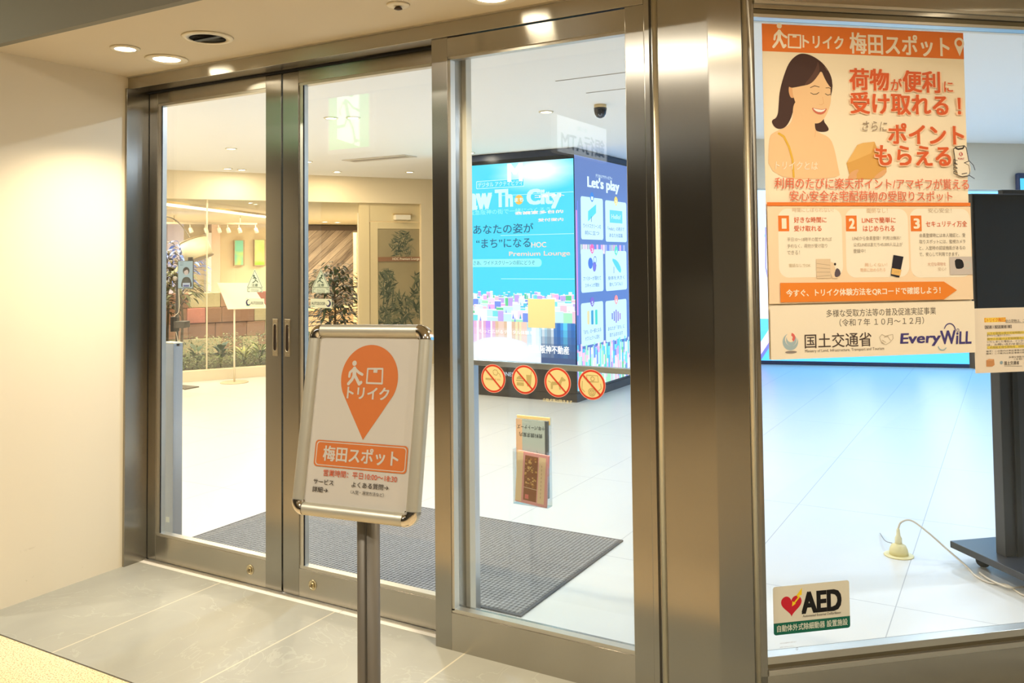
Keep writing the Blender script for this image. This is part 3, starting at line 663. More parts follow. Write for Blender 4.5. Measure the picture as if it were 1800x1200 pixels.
def notice():
    s0 = PW.map(1723.5, 600)[0]; s1 = s0+.297*1.02; zt = PW.map(1760, 542)[1]; zb = PW.map(1760, 656.5)[1]
    t = thing('notice_sheet', 'white notice sheet with yellow highlighted lines beside the big poster', 'notice', tuple(PW.pt((s0+s1)/2, zb, 0)))
    obj('sheet', MB().box((s0, zb, -.0298), (s1, zt, -.0290)), mat('notice_paper', (240, 226, 206), .6), t, M=MWp)
    b = Art(PW, -.0288); BK = (92, 84, 76); YL = (240, 214, 96)
    b.rect(1730, 558, 1768, 566, (250, 214, 84)); b.L(); b.text('【トリイク梅田】', 1731, 1767, 562, 7.5, (222, 110, 50), .02); b.text('宛の荷物は、この案内をご確認ください', 1767, 1856, 563, 6, BK); b.line([(1768, 567), (1856, 567)], .001, BK)
    b.rect(1731, 571, 1778, 577.5, (206, 194, 180)); b.L(); b.text('【配達・配送業者 様】', 1731, 1778, 574.3, 5.4, (70, 62, 58), .015)
    ls = ['以下の荷物は受付可能時間内に配達をお願いいたします', 'ますのでご協力ください。', '荷物のお届けは受取時間内に、必ず入口側から配達員', 'いたしました場合は、インターホンより担当者をお呼び', 'は、お問い合わせ窓口までお電話ください。', 'この用紙を持ち荷物を、同時に搬送しないでください。']
    for i, s_ in enumerate(ls):
        y = 584+i*4.9; 
        if i in (0, 2, 5): b.rect(1735, y-2.4, 1856, y+2.4, YL); b.L()
        b.text(s_, 1735, 1856 if i != 1 else 1776, y, 4, BK)
    for i in range(2): b.text('備考）この案内は実証事業の期間中のみ掲示しています。', 1733, 1856, 615+i*4.2, 3.2, BK)
    b.text('多様な受取方法等の普及促進実証事業', 1773, 1850, 626, 3.4, BK); b.text('（令和７年）', 1782, 1812, 630.5, 3, BK)
    b.poly([(1733.5, 633), (1738, 630.5), (1747, 631), (1748, 641), (1744, 644), (1733.5, 644)], (206, 146, 96)); b.L(); b.poly([(1733.5, 633), (1738, 630.5), (1747, 631), (1743, 634)], (222, 166, 116))
    b.disc(1760, 637, .006, (150, 170, 178)); b.text('国土交通省', 1765, 1791, 637.5, 6.5, BK, .01); b.line([(1765, 643), (1796, 643)], .001, BK); b.text('EveryWiLL', 1800, 1830, 637.5, 6, (90, 84, 130), .02)
    b.build('printed_text', PAPER, t)
notice()

def aed():
    s0, s1, zt, zb = .2048, .4860, .4005, .2425
    t = thing('sticker', 'white and green AED sticker with a red heart low on the angled window', 'sticker', tuple(PW.pt((s0+s1)/2, zb, 0)))
    b = Art(PW, -.0288); CRM = (232, 226, 206); GN = (20, 106, 84)
    obj('backing', MB().box((s0+.004, zb+.004, -.0297), (s1-.004, zt-.004, -.0290)), mat('sticker_backing', (232, 226, 206), .5), t, M=MWp)
    b.lrect(s0, zb, s1, zt, GN, .009); b.L(); b.lrect(s0, zb+.045, s1, zt, CRM, .009); b.L(); b.lrect(s0, zb+.039, s1, zb+.060, CRM); b.L(2)
    hx, hz, r = s0+.066, .350, .0205
    pts = []
    for k in range(41):
        q = 2*PI*k/40; pts.append((hx+16*math.sin(q)**3*.00235, hz-.012+(13*math.cos(q)-5*math.cos(2*q)-2*math.cos(3*q)-math.cos(4*q))*.00235))
    b.raw(pts, (206, 34, 52)); b.L()
    Y = (250, 214, 40)
    b.lline([(hx+.036, hz+.030), (hx+.022, hz+.014), (hx+.030, hz+.012), (hx+.008, hz-.010)], .0052, Y, False)
    b.raw([(hx+.002, hz-.018), (hx+.004, hz-.001), (hx+.016, hz-.010)], Y)
    b.raw([(hx+.040, hz+.040), (hx+.018, hz+.016), (hx+.038, hz+.016)], Y); b.L()
    b.ltext('AED', s0+.106, .3065, s0+.247, .3725, (22, 20, 20), .06)
    b.ltext('Automated External Defibrillator', s0+.106, .2925, s0+.248, .3005, (110, 104, 92), .01)
    b.ltext('自動体外式除細動器 設置施設', s0+.012, zb+.010, s1-.010, zb+.032, (226, 232, 214), .02)
    b.build('printed_picture', STICK, t)
    s2 = Art(PW, -.0288); s2.text('AEDの設置場所は受付まで', 1371, 1400, 1129, 2.4, (196, 184, 180)); s2.text('お問い合わせください', 1371, 1396, 1136, 2.2, (196, 184, 180)); s2.ring(1401, 1140, .003, .004, (196, 184, 180))
    tag(s2.build('sticker_text', STICK), 'tiny faint grey printed lines on the glass under the AED sticker', 'lettering')
aed()

# ================================================================= STICKERS ON THE DOORS AND THE FIXED PANE
def prohib(px, py, what, label):
    P = Plane((0, 2.8375, 0), (1, 0, 0), (0, -1, 0)); cx, cz = P.map(px, py); r = .0545
    t = thing('sticker', label, 'sticker', (cx, 2.8375, cz-r), 'round prohibition stickers on the fixed pane')
    obj('film', MB().lathe([(r-.001, 0), (r-.001, .0007), (1e-6, .0007)], Matrix.Translation((cx, 2.8378, cz)) @ Matrix.Rotation(PI/2, 4, 'X'), 40), mat('sticker_film', (246, 222, 160), .5), t)
    b = Art(P, .0009); CRM, RD, PK, OL = (246, 222, 160), (214, 66, 44), (250, 190, 170), (196, 178, 116)
    b.disc(px, py, r, PK); b.L(); b.disc(px, py, r*.965, RD); b.L(); b.disc(px, py, r*.84, CRM); b.L(2)
    def q(*pts): return [(cx+u*r, cz+v*r) for u, v in pts]
    def ln(pts, wd): b.lline(q(*pts), wd*r, OL)
    if what == 'smoke':
        b.raw(q((-.62, -.12), (.10, -.12), (.10, .02), (-.62, .02)), OL); b.raw(q((.16, -.12), (.22, -.12), (.22, .02), (.16, .02)), OL); b.raw(q((.28, -.12), (.6, -.12), (.6, .02), (.28, .02)), (226, 200, 140))
        ln([(.0, .52), (.12, .62), (.32, .60), (.40, .42), (.30, .25), (.08, .28), (.0, .45)], .05); ln([(.4, .42), (.55, .34), (.62, .14)], .05)
    elif what == 'food':
        b.raw(q(*[(-.32+.30*math.cos(k*PI/10), .02+.22*math.sin(k*PI/10)) for k in range(11)]), OL); ln([(-.62, -.08), (-.02, -.08)], .09)
        b.raw(q((-.6, -.42), (-.04, -.42), (-.04, -.2), (-.6, -.2)), OL); b.raw(q((.14, .34), (.58, .34), (.5, -.44), (.22, -.44)), OL); ln([(.5, .34), (.58, .62)], .05)
    elif what == 'dog':
        b.raw(q((-.5, -.46), (-.36, -.46), (-.34, -.2), (.06, -.14), (.1, -.2), (.14, -.46), (.26, -.46), (.3, -.05), (.36, .1), (.58, .12), (.64, .2), (.46, .32), (.4, .4), (.28, .36), (.24, .22), (.1, .04), (-.4, .04), (-.5, -.1)), OL); ln([(-.48, -.02), (-.68, .06)], .05)
    else:
        for p_ in ([(-.35, .62), (.45, .62), (.5, .2), (-.3, .2), (-.35, .62)], [(-.66, .2), (-.7, -.3), (-.5, -.5)], [(.66, .1), (.7, -.2), (.5, -.36)]): ln(p_, .05)
        for rr_, (u, v) in ((.13, (.08, .4)), (.25, (.02, -.48)), (.15, (.02, -.48))):
            ln([(u+rr_*math.cos(k*PI/8), v+rr_*math.sin(k*PI/8)) for k in range(17)], .05)
        ln([(-.06, -.4), (.02, -.5), (.1, -.4)], .04); ln([(.02, -.5), (.02, -.6)], .04)
    b.L(2); b.lline(q((-.60, .60), (.60, -.60)), r*.11, RD, False)
    b.build('printed_picture', STICK, t)
prohib(867, 665, 'smoke', 'round no smoking sticker with a cigarette, red ring and slash')
prohib(922, 667, 'food', 'round no food or drink sticker with burger and cup, red ring and slash')
prohib(980, 672, 'dog', 'round no dogs sticker with a dachshund, red ring and slash')
prohib(1040, 676, 'money', 'round sticker with banknote and coin crossed out by a red slash')
P283 = Plane((0, 2.8375, 0), (1, 0, 0), (0, -1, 0))
b = Art(P283, .0005); b.text('介助犬等は除きます', 954, 1006, 704.5, 6, (246, 236, 190), .02)
tag(b.build('window_lettering', STICK), 'small cream letters under the no dogs sticker on the glass', 'lettering')
FL = attrmat('faint_lettering', 0, .6, alpha=.55)
for ws_, lb_ in (([('HOC', 934, 960, 430, 9)], 'faint pale pink lounge initials over the cyan screen'), ([('Premium Lounge', 895, 1002, 446.5, 10)], 'faint pale pink lounge name line over the cyan screen'),
                 ([('コネクト', 940, 992, 344, 5.5)], 'faint small pink letters over the city title'), ([('会議室多目的', 905, 990, 373, 5.5)], 'faint small pink line under the city title'),
                 ([('受付案内', 946, 990, 386, 5.5)], 'second faint small pink line under the city title')):
    b = Art(P283, .0005)
    for w_ in ws_: b.text(*w_, (248, 212, 216), .01)
    tag(b.build('window_lettering', FL), lb_, 'lettering', 'faint lettering on the fixed pane')
# cream card on the fixed pane (its code is left off)
mb = MB(); a0, b1 = P283.map(928, 525); a1, b0 = P283.map(976, 577)
ob = obj('card', MB().box((a0, b0, .0004), (a1, b1, .0012)), mat('cream_card', (244, 228, 176), .6), M=P283.mat(), bevel=.0003)
tag(ob, 'blank cream square card stuck to the glass over the coloured skyline', 'card')

def caution(px, top, bot, half, by0, by1, ax0, ax1, ay, flip, lab1, lab2):
    P = Plane((0, 2.9165, 0), (1, 0, 0), (0, -1, 0)); MN, DG = (206, 218, 198), (70, 92, 78)
    cx, zt = P.map(px, top); zb = P.map(px, bot)[1]; z0, z1 = P.map(px, by0)[1], P.map(px, by1)[1]; hw = abs(P.map(px+half, bot)[0]-cx)
    t = thing('sticker', lab1, 'sticker', (cx, 2.9165, z1), 'caution stickers on the sliding doors')
    obj('film', MB().prism([(cx-hw*1.1, 0), (cx+hw*1.1, 0), (cx+hw*.1, zt-zb), (cx-hw*.1, zt-zb)], 0, .0003).add([], []), mat('mint_film', MN, .5), t, M=P.mat() @ Matrix.Translation((0, zb, 0)))
    b = Art(P, .0004)
    b.raw([(cx-hw*1.12, zb-.003), (cx+hw*1.12, zb-.003), (cx, zt+.008)], MN); b.L(); b.lline([(cx-hw, zb), (cx+hw, zb), (cx, zt), (cx-hw, zb)], .0022, DG)
    b.lrect(cx-hw*1.1, z1-.002, cx+hw*1.1, z0+.004, MN, .003); b.L()
    for e in (-1, 1): b.lline([(cx+e*hw*.7, z0), (cx+e*hw*.95, z0), (cx+e*hw*.95, z1), (cx+e*hw*.7, z1)], .002, DG)
    b.ltext('手をはさむな', cx-hw*.5, (z0+z1)/2+.0005, cx+hw*.5, z0-.001, DG); b.ltext('かけ込み注意', cx-hw*.5, z1, cx+hw*.5, (z0+z1)/2-.001, DG)
    h = zt-zb
    b.ltext('注意', cx-hw*.42, zb+h*.05, cx+hw*.42, zb+h*.22, DG, .01)
    X = -1 if flip else 1
    def q(*pts): return [(cx+u*hw*X, zb+v*h) for u, v in pts]
    c_ = q((-.12, .68))[0]; b.raw([(c_[0]+.0055*math.cos(k*PI/6), c_[1]+.0055*math.sin(k*PI/6)) for k in range(12)], DG)
    for p_ in ([(-.05, .6), (.12, .42)], [(-.22, .52), (-.05, .6), (.12, .56), (.22, .5)], [(.12, .42), (.34, .36), (.42, .3)], [(.1, .42), (-.02, .34), (-.28, .28)]): b.lline(q(*p_), .0042, DG)
    b.build('printed_picture', STICK, t)
    u0, u1 = P.map(ax0, ay)[0], P.map(ax1, ay)[0]; zc = P.map((ax0+ax1)/2, ay)[1]; hh = .0205
    t2 = thing('sticker', lab2, 'sticker', ((u0+u1)/2, 2.9165, zc-hh), 'maker name stickers on the sliding doors')
    obj('film', MB().box((u0, zc-hh, 0), (u1, zc+hh, .0003)), mat('label_film', (214, 220, 196), .5), t2, M=P.mat())
    b = Art(P, .0005); w_ = u1-u0; mx_ = u0+.017 if not flip else u1-.019
    b.raw([(mx_+.015*math.cos(k*PI/16), zc+.015*math.sin(k*PI/16)) for k in range(32)], (46, 44, 92)); b.L()
    b.raw([(mx_+(.004 if not flip else -.004)+.0105*math.cos(k*PI/12), zc+.002+.0105*math.sin(k*PI/12)) for k in range(24)], (214, 220, 196))
    if not flip: b.ltext('AUTODOOR', u0+.035, zc-.007, u1-.006, zc+.006, (96, 104, 96), .01)
    else: b.ltext('AUTODOOR', u0+.006, zc-.007, u1-.037, zc+.006, (60, 72, 72), .01)
    b.raw([(u0+.006, zc-.0145), (u0+.024, zc-.0145), (u0+.024, zc-.0120), (u0+.006, zc-.0120)], (60, 140, 120))
    b.build('printed_picture', STICK, t2)
caution(448, 475, 505, 13, 507, 512.5, 432, 464.5, 532, False, 'pale mint triangular caution sticker on the left sliding door glass', 'pale maker name strip under the caution triangle of the left door')
caution(564, 475, 505, 14, 508, 514, 546, 583, 533, True, 'pale mint triangular caution sticker on the right sliding door glass', 'pale maker name strip under the caution triangle of the right door')

# ---------------------------------------------------------------- leaflet holder on the fixed pane
def leaflets():
    P = Plane((0, 2.832, 0), (1, 0, 0), (0, -1, 0))
    a0, zt = P.map(909, 728); a1 = P.map(969, 734)[0]; zb = P.map(935, 884)[1]
    t = thing('leaflet_holder', 'clear acrylic leaflet holder stuck to the fixed glass pane', 'leaflet holder', ((a0+a1)/2, 2.83, zb))
    mb = MB(); e = .0022; d = .034
    mb.box((a0, zb, 0), (a1, zt, e)).box((a0, zb, d), (a1-.004, zb+.19, d+e)).box((a0, zb, 0), (a0+e, zb+.2, d+e)).box((a1-e, zb, 0), (a1, zb+.2, d+e)).box((a0, zb, 0), (a1, zb+e, d+e))
    obj('acrylic_pocket', mb, ACRYL, t, M=P.mat())
    obj('header_card', MB().box((a0+.002, zt-.028, .003), (a1-.002, zt, .007)), mat('header_cream', (250, 226, 160), .5), t, M=P.mat(), bevel=.004)
    def leaf(label, u0, u1, z0, z1, d0, thick, tilt, body, draw):
        o = thing('leaflet', label, 'leaflet', tuple(P.pt((u0+u1)/2, z0, d0)), 'leaflets in the holder')
        M = P.mat() @ Matrix.Translation(((u0+u1)/2, z0, d0)) @ Matrix.Rotation(tilt, 4, 'Z'); w_ = u1-u0; h_ = z1-z0
        obj('paper', MB().box((-w_/2, 0, 0), (w_/2, h_, thick)), body, o, M=M)
        b = Art(P); draw(b, w_, h_); b.build('printed_picture', PAPER, o, M=M @ Matrix.Translation((0, 0, thick+.0002))); return o
    def blue(b, w_, h_):
        b.raw([(-w_/2, 0), (w_/2, 0), (w_/2, h_), (-w_/2, h_)], (176, 198, 200)); b.L(); b.raw([(-w_/2, 0), (-w_/2+.026, 0), (-w_/2+.026, h_), (-w_/2, h_)], (226, 196, 164)); b.raw([(w_/2-.012, 0), (w_/2, 0), (w_/2, h_), (w_/2-.012, h_)], (90, 100, 106)); b.L()
        b.ltext('十年パートナーズ', w_/2-.012, h_-.020, -w_/2+.006, h_-.036, (70, 80, 84), .01); b.ltext('資料請求案内', w_/2-.022, h_-.048, -w_/2+.014, h_-.064, (70, 80, 84), .01)
        b.lline([(.02, h_-.11), (.03, h_-.13), (.024, h_-.15)], .0012, (110, 120, 120)); b.lline([(-.012, h_-.12), (-.012, h_-.16)], .0012, (110, 120, 120))
    def pink(b, w_, h_):
        b.raw([(-w_/2, 0), (w_/2, 0), (w_/2, h_), (-w_/2, h_)], (240, 172, 176)); b.L()
        b.raw([(-w_/2, .004), (-w_/2+.026, .004), (-w_/2+.026, h_), (-w_/2, h_)], (252, 228, 188)); b.raw([(w_/2-.038, .010), (w_/2-.010, .010), (w_/2-.010, h_-.010), (w_/2-.038, h_-.010)], (248, 222, 186)); b.L()
        x0, x1 = -w_/2+.034, w_/2-.042
        b.raw([(x0, .012), (x1, .012), (x1, h_-.012), (x0, h_-.012)], (150, 92, 62)); b.L()
        rnd = random.Random(3)
        for k in range(60):
            x, y = rnd.uniform(x0, x1-.008), rnd.uniform(.06, h_-.022); s_ = rnd.uniform(.003, .009)
            b.raw([(x, y), (min(x1, x+s_), y), (min(x1, x+s_), y+s_*.8), (x, y+s_*.8)], rnd.choice([(216, 170, 96), (190, 130, 70), (240, 206, 140), (110, 70, 50), (232, 186, 120)])); 
        b.L(); b.raw([(x0, .058), (x1, .056), (x1, .058), (x0, .060)], (246, 220, 190)); b.raw([(x0+.007, .018), (x0+.022, .018), (x0+.022, .034), (x0+.007, .034)], (240, 130, 130)); b.L()
        for k in range(9): b.raw([(w_/2-.026, .03+k*.014), (w_/2-.024, .03+k*.014), (w_/2-.024, .038+k*.014), (w_/2-.026, .038+k*.014)], (190, 160, 130))
    u0, u1 = a0+.006, a1-.006
    leaf('grey blue leaflet printed upside down at the back of the holder', u0-.001, u1, zb+.03, zt-.012, .008, .010, 0, mat('leaf_grey', (120, 130, 136), .6), blue)
    x0, _ = P.map(905, 830); x1, _ = P.map(961, 830); zt2 = P.map(935, 792)[1]
    leaf('pink and cream leaflet with a brown picture in front in the holder', a0+.004, a1-.010, zb+.004, zt2, .0205, .010, math.radians(-4), mat('leaf_pink', (226, 160, 160), .6), pink)
leaflets()

# ================================================================= THE LOBBY BEHIND THE GLASS
# door mat
def ribmat():
    m, nt, b, out = base('ribbed_mat'); N = nt.nodes.new; L = nt.links.new
    tc = N('ShaderNodeTexCoord'); mp = N('ShaderNodeMapping'); mp.inputs['Rotation'].default_value = (0, 0, 0); mp.inputs['Scale'].default_value = (1, 1, 1); L(tc.outputs['Object'], mp.inputs[0])
    sp = N('ShaderNodeSeparateXYZ'); L(mp.outputs[0], sp.inputs[0])
    def wv(o, per):
        a = N('ShaderNodeMath'); a.operation = 'MULTIPLY'; a.inputs[1].default_value = 2*PI/per; L(o, a.inputs[0]); s_ = N('ShaderNodeMath'); s_.operation = 'SINE'; L(a.outputs[0], s_.inputs[0]); return s_.outputs[0]
    n = N('ShaderNodeTexNoise'); n.inputs['Scale'].default_value = 90; L(tc.outputs['Object'], n.inputs['Vector'])
    nn = N('ShaderNodeMath'); nn.operation = 'MULTIPLY_ADD'; nn.inputs[1].default_value = .016; L(n.outputs['Fac'], nn.inputs[0]); L(sp.outputs['X'], nn.inputs[2])
    a = N('ShaderNodeMath'); a.operation = 'MULTIPLY'; L(wv(nn.outputs[0], .021), a.inputs[0]); a.inputs[1].default_value = .5
    a2 = N('ShaderNodeMath'); a2.operation = 'MULTIPLY_ADD'; L(wv(sp.outputs['Y'], .024), a2.inputs[0]); a2.inputs[1].default_value = .3; L(a.outputs[0], a2.inputs[2])
    mr = N('ShaderNodeMapRange'); mr.inputs['From Min'].default_value = -.8; mr.inputs['From Max'].default_value = .8; L(a2.outputs[0], mr.inputs['Value'])
    mx = N('ShaderNodeMix'); mx.data_type = 'RGBA'; mx.inputs[6].default_value = (*lin((66, 67, 70)), 1); mx.inputs[7].default_value = (*lin((160, 161, 162)), 1)
    L(mr.outputs[0], mx.inputs[0]); L(mx.outputs[2], b.inputs['Base Color']); b.inputs['Roughness'].default_value = .9
    bp = N('ShaderNodeBump'); bp.inputs['Strength'].default_value = .6; bp.inputs['Distance'].default_value = .004; L(mr.outputs[0], bp.inputs['Height']); L(bp.outputs[0], b.inputs['Normal'])
    return m
t = thing('door_mat', 'dark grey ribbed entrance mat on the pale floor behind the sliding doors', 'mat', (-2.85, 3.7, 0))
obj('ribbed_pile', MB().box((-3.885, 3.205, .0), (-1.835, 4.275, .009)), ribmat(), t)
e = MB(); 
for a_, b_ in (((-3.9, 3.19), (-1.82, 3.205)), ((-3.9, 4.275), (-1.82, 4.29)), ((-3.9, 3.205), (-3.885, 4.275)), ((-1.835, 3.205), (-1.82, 4.275))): e.box((*a_, 0), (*b_, .0075))
obj('rubber_edge', e, mat('mat_edge', (70, 74, 82), .8), t)

# guard rails beside the door leaves
PG = Plane((0, 3.15, 0), (1, 0, 0), (0, -1, 0))
SATIN = mat('satin_rail', (188, 190, 192), .3, .9)
def guard(x0, x1, xe, post, label):
    t = thing('guard_rail', label, 'guard rail', ((x0+x1)/2, 3.15, 0), 'guard rails behind the glass front')
    obj('top_rail', MB().box((x0, 3.138, 1.045), (x1, 3.162, 1.068)), SATIN, t, bevel=.002)
    obj('glass_panel', MB().box((x0+.03, 3.147, .012), (x1-.03, 3.153, 1.045)), GLASS, t)
    for n_, (pa, pb) in enumerate(post):
        obj('post', MB().box((pa, 3.12, 0), (pb, 3.18, 1.062)), SATIN, t, bevel=.0015)
        obj('post_cap', MB().box((pa-.001, 3.119, 1.062), (pb+.001, 3.181, 1.067)), mat('cap', (244, 232, 200), .3, .3), t)
    return t
xg0 = PG.map(835, 800)[0]
guard(XY(800, 3.15, 632), -.93, 0, [(-.98, -.93), (XY(825, 3.15, 800), XY(836, 3.15, 800))], 'steel and glass guard rail behind the fixed pane')
guard(-4.9, XY(313, 3.15, 650), 0, [(XY(292, 3.15, 650), XY(313, 3.15, 650)), (-4.9, -4.85)], 'guard rail with square steel post behind the left sliding door')

# ---------------------------------------------------------------- display tower
def tower():
    t = thing('display_tower', 'tall block of lit screens showing a cyan sky over a toy city', 'display', (-5.2, 9.3, 0))
    x0, x1, y0, y1, H = XY(792, 8.12), -3.93, 8.12, 11.4, 2.655
    obj('body', MB().box((x0, y0+.02, .0), (x1-.02, y1, H)), mat('tower_black', (24, 26, 34), .35), t)
    obj('top_band', MB().box((x0-.0, y0+.004, 2.585), (x1-.004, y1, H-.002)), mat('tower_band', (40, 48, 66), .4), t)
    obj('plinth', MB().box((x0, y0+.01, 0), (x1-.01, y1, .085)), mat('plinth_dark', (30, 32, 38), .4), t)
    scr = lambda z: z
    a = Art(TF, 0); CY = (70, 214, 242)
    zt = TF.map(900, 286)[1]; zb = TF.map(850, 634)[1]; X0 = x0-TF.o.x; X1 = -.01
    zt = min(2.58, zt)
    zs = TF.map(900, 548)[1]; zk = TF.map(900, 565)[1]
    a.lrect(X0, zs-.05, X1, zt, CY); a.L()
    # glare is painted over the picture further down, as nested bright patches
    rnd = random.Random(11)
    # city blocks
    pal = [(240, 180, 236), (196, 170, 250), (120, 226, 232), (90, 200, 232), (170, 240, 200), (244, 244, 250), (226, 240, 255), (120, 150, 236), (100, 210, 150), (250, 220, 244), (200, 240, 240), (240, 200, 220)]
    za = TF.map(900, 519)[1]; zc = TF.map(900, 566)[1]
    for row in range(7):
        zz0 = za-(za-zc)*(row/7); a.L()
        x = X0
        while x < X1-.02:
            wd = rnd.uniform(.02, .05)*(1+row*.35); hh = rnd.uniform(.01, .07)*(1+row*.12); c = rnd.choice(pal); x2 = min(X1, x+wd)
            a.lrect(x, zc-.01, x2, zz0+hh-.03, c); a.lrect(x, zz0+hh-.03, x2, zz0+hh-.022, (250, 250, 255))
            if rnd.random() < .35:
                gx = x+wd*.3; g = rnd.choice([(90, 206, 150), (70, 190, 200), (130, 150, 240)]); a.raw([(gx-.014, zz0-.05), (min(X1, gx+.014), zz0-.05), (gx, zz0+.015)], g)
            x = x2
    for k in range(9):
        x = X1-1.35+k*.15+rnd.uniform(-.03, .03); a.raw([(x, za-.02), (x+.006, za-.02), (x+.003, za+rnd.uniform(.04, .12))], (120, 190, 230))
    a.L()
    # streaks of coloured light under the city
    x = X0; 
    while x < X1:
        wd = rnd.uniform(.008, .045); x2 = min(X1, x+wd); u = (x+1.35)/1.35
        if u < .0: c0 = (190, 170, 246)
        elif u < .25: c0 = rnd.choice([(200, 150, 240), (240, 190, 226), (250, 236, 246), (228, 176, 206)])
        elif u < .55: c0 = rnd.choice([(240, 206, 190), (250, 250, 244), (236, 226, 180), (226, 190, 160), (250, 246, 236)])
        elif u < .78: c0 = rnd.choice([(220, 240, 244), (180, 220, 236), (170, 190, 200), (240, 250, 252)])
        else: c0 = rnd.choice([(60, 150, 226), (90, 210, 250), (40, 110, 190), (70, 130, 200)])
        base_ = (236, 238, 250) if u < .68 else (66, 88, 130)
        for k in range(6):
            q = k/5; c = tuple(c0[i]*(1-q)+base_[i]*q for i in range(3)); za_, zb_ = zk-(zk-zb)*k/6, zk-(zk-zb)*(k+1)/6
            a.lrect(x, zb_, x2, za_, c)
        x = x2
    a.L(2)
    fs = obj('front_screen', MB().box((x0+.005, y0+.002, .44), (x1-.006, y0+.02, 2.585)), mat('screen_glass', (10, 12, 16), .2), t)
    # overexposed glare painted into the screen picture as soft bright patches
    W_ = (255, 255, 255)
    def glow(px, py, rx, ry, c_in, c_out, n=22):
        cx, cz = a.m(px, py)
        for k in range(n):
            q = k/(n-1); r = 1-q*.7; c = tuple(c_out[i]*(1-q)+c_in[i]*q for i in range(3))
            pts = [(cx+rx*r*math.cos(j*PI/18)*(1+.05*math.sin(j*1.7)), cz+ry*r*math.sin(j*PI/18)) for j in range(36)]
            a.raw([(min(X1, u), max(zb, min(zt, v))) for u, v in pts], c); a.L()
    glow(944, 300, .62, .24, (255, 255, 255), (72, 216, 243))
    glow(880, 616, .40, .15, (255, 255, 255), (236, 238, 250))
    TXT = (206, 250, 252)
    a.rect(838, 316, 922, 330, TXT, .01); a.L(); a.rect(839, 317, 921, 329, CY, .008); a.L(); a.text('デジタル アクティビティ', 841, 919, 323, 9, TXT, .01)
    a.text('aw', 825, 864, 354, 26, TXT, .06); a.text('Th', 872, 901, 348, 29, TXT, .06); a.text('City', 928, 986, 349, 34, TXT, .06)
    a.disc(913, 351, .052, (246, 190, 90)); a.L(); a.text('まち', 905, 921, 351, 7, TXT, .03)
    a.text('阪急阪神の街で一緒につくろう', 826, 968, 371, 9, (150, 240, 250), .01)
    DKB = (30, 88, 130)
    a.text('あなたの姿が', 833, 938, 402, 17, DKB, .008); a.text('“まち”になる', 838, 933, 427, 16, DKB, .008)
    a.rect(818, 455, 953, 469, (150, 246, 252), .04); a.L(); a.text('さあ、ワイドスクリーンの前にどうぞ', 833, 941, 461.5, 8, (50, 130, 160), .005)
    a.text('もっと広がるデジタル体験を', 843, 938, 583, 7, W_, .01); a.text('阪急阪神不動産', 930, 1001, 614, 14, W_, .03); a.text('M', 894, 918, 303, 30, W_, .05); a.text('M', 844, 862, 620, 28, W_, .05)
    for px_, y in ((935, 341), (950, 412), (950, 490)): 
        z = a.m(px_, y)[1]; a.lrect(-.9, z-.003, X1, z+.003, (190, 244, 250))
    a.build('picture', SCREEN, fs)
    b = Art(TF, .012); b.text('ZONES', 876, 903, 657, 7, (190, 200, 214), .02); b.build('small_lettering', SCREEN, t)
    # side face
    ss = obj('side_screen', MB().box((x1-.02, y0+.006, .10), (x1-.002, y1-.01, 2.60)), mat('screen_glass', (10, 12, 16), .2), t)
    s = Art(TR, 0); XE = s.m(1106, 500)[0]
    nb = 14
    for k in range(nb):
        z0_, z1_ = .12+(2.58-.12)*k/nb, .12+(2.58-.12)*(k+1)/nb; q = k/nb; c = tuple((84, 112, 190)[i]*(1-q)+(104, 128, 188)[i]*q for i in range(3)); s.lrect(.0, z0_, XE+.6, z1_, c)
    s.L(); s.lrect(XE, .12, XE+.03, 2.58, (90, 150, 250)); s.lrect(.02, .9, .05, 2.0, (226, 140, 220)); s.lrect(.06, .6, .075, 2.1, (120, 130, 240)); s.L()
    WT = (226, 246, 255)
    s.text("Let's play", 1033, 1088, 326, 23, WT, .05); s.text('デジタルアクティビティ', 1047, 1076, 311, 6, WT, .02)
    x = .12; rnd2 = random.Random(5)
    za1, za2 = s.m(1060, 430)[1], s.m(1060, 446)[1]
    while x < XE-.15: s.lrect(x, za2, x+.05, za1, rnd2.choice([(226, 170, 220), (110, 130, 220), (236, 214, 226), (170, 180, 236), (190, 206, 200)])); x += .058
    s.L()
    CD = (206, 240, 254); TB = (50, 90, 160)
    rows = ((347, 421, 354, 425), (438, 513, 441, 510), (531, 605, 527, 598))
    tt = [(('ワイドスクリーンの', '前に立つ'), ('「Hello!」の表示で', 'あなたを認識')), (('アバターが現れて', 'スキャンが開始'), ('身体を大きく', '動かしてみてみよう')), (('「まち」の一部となる', 'オブジェクトに変化'), ('あなたが「まち」に', '取り込まれます'))]
    pc = [((60, 130, 220), (240, 214, 90)), ((236, 90, 170), (90, 214, 190)), ((126, 90, 200), (244, 140, 140))]
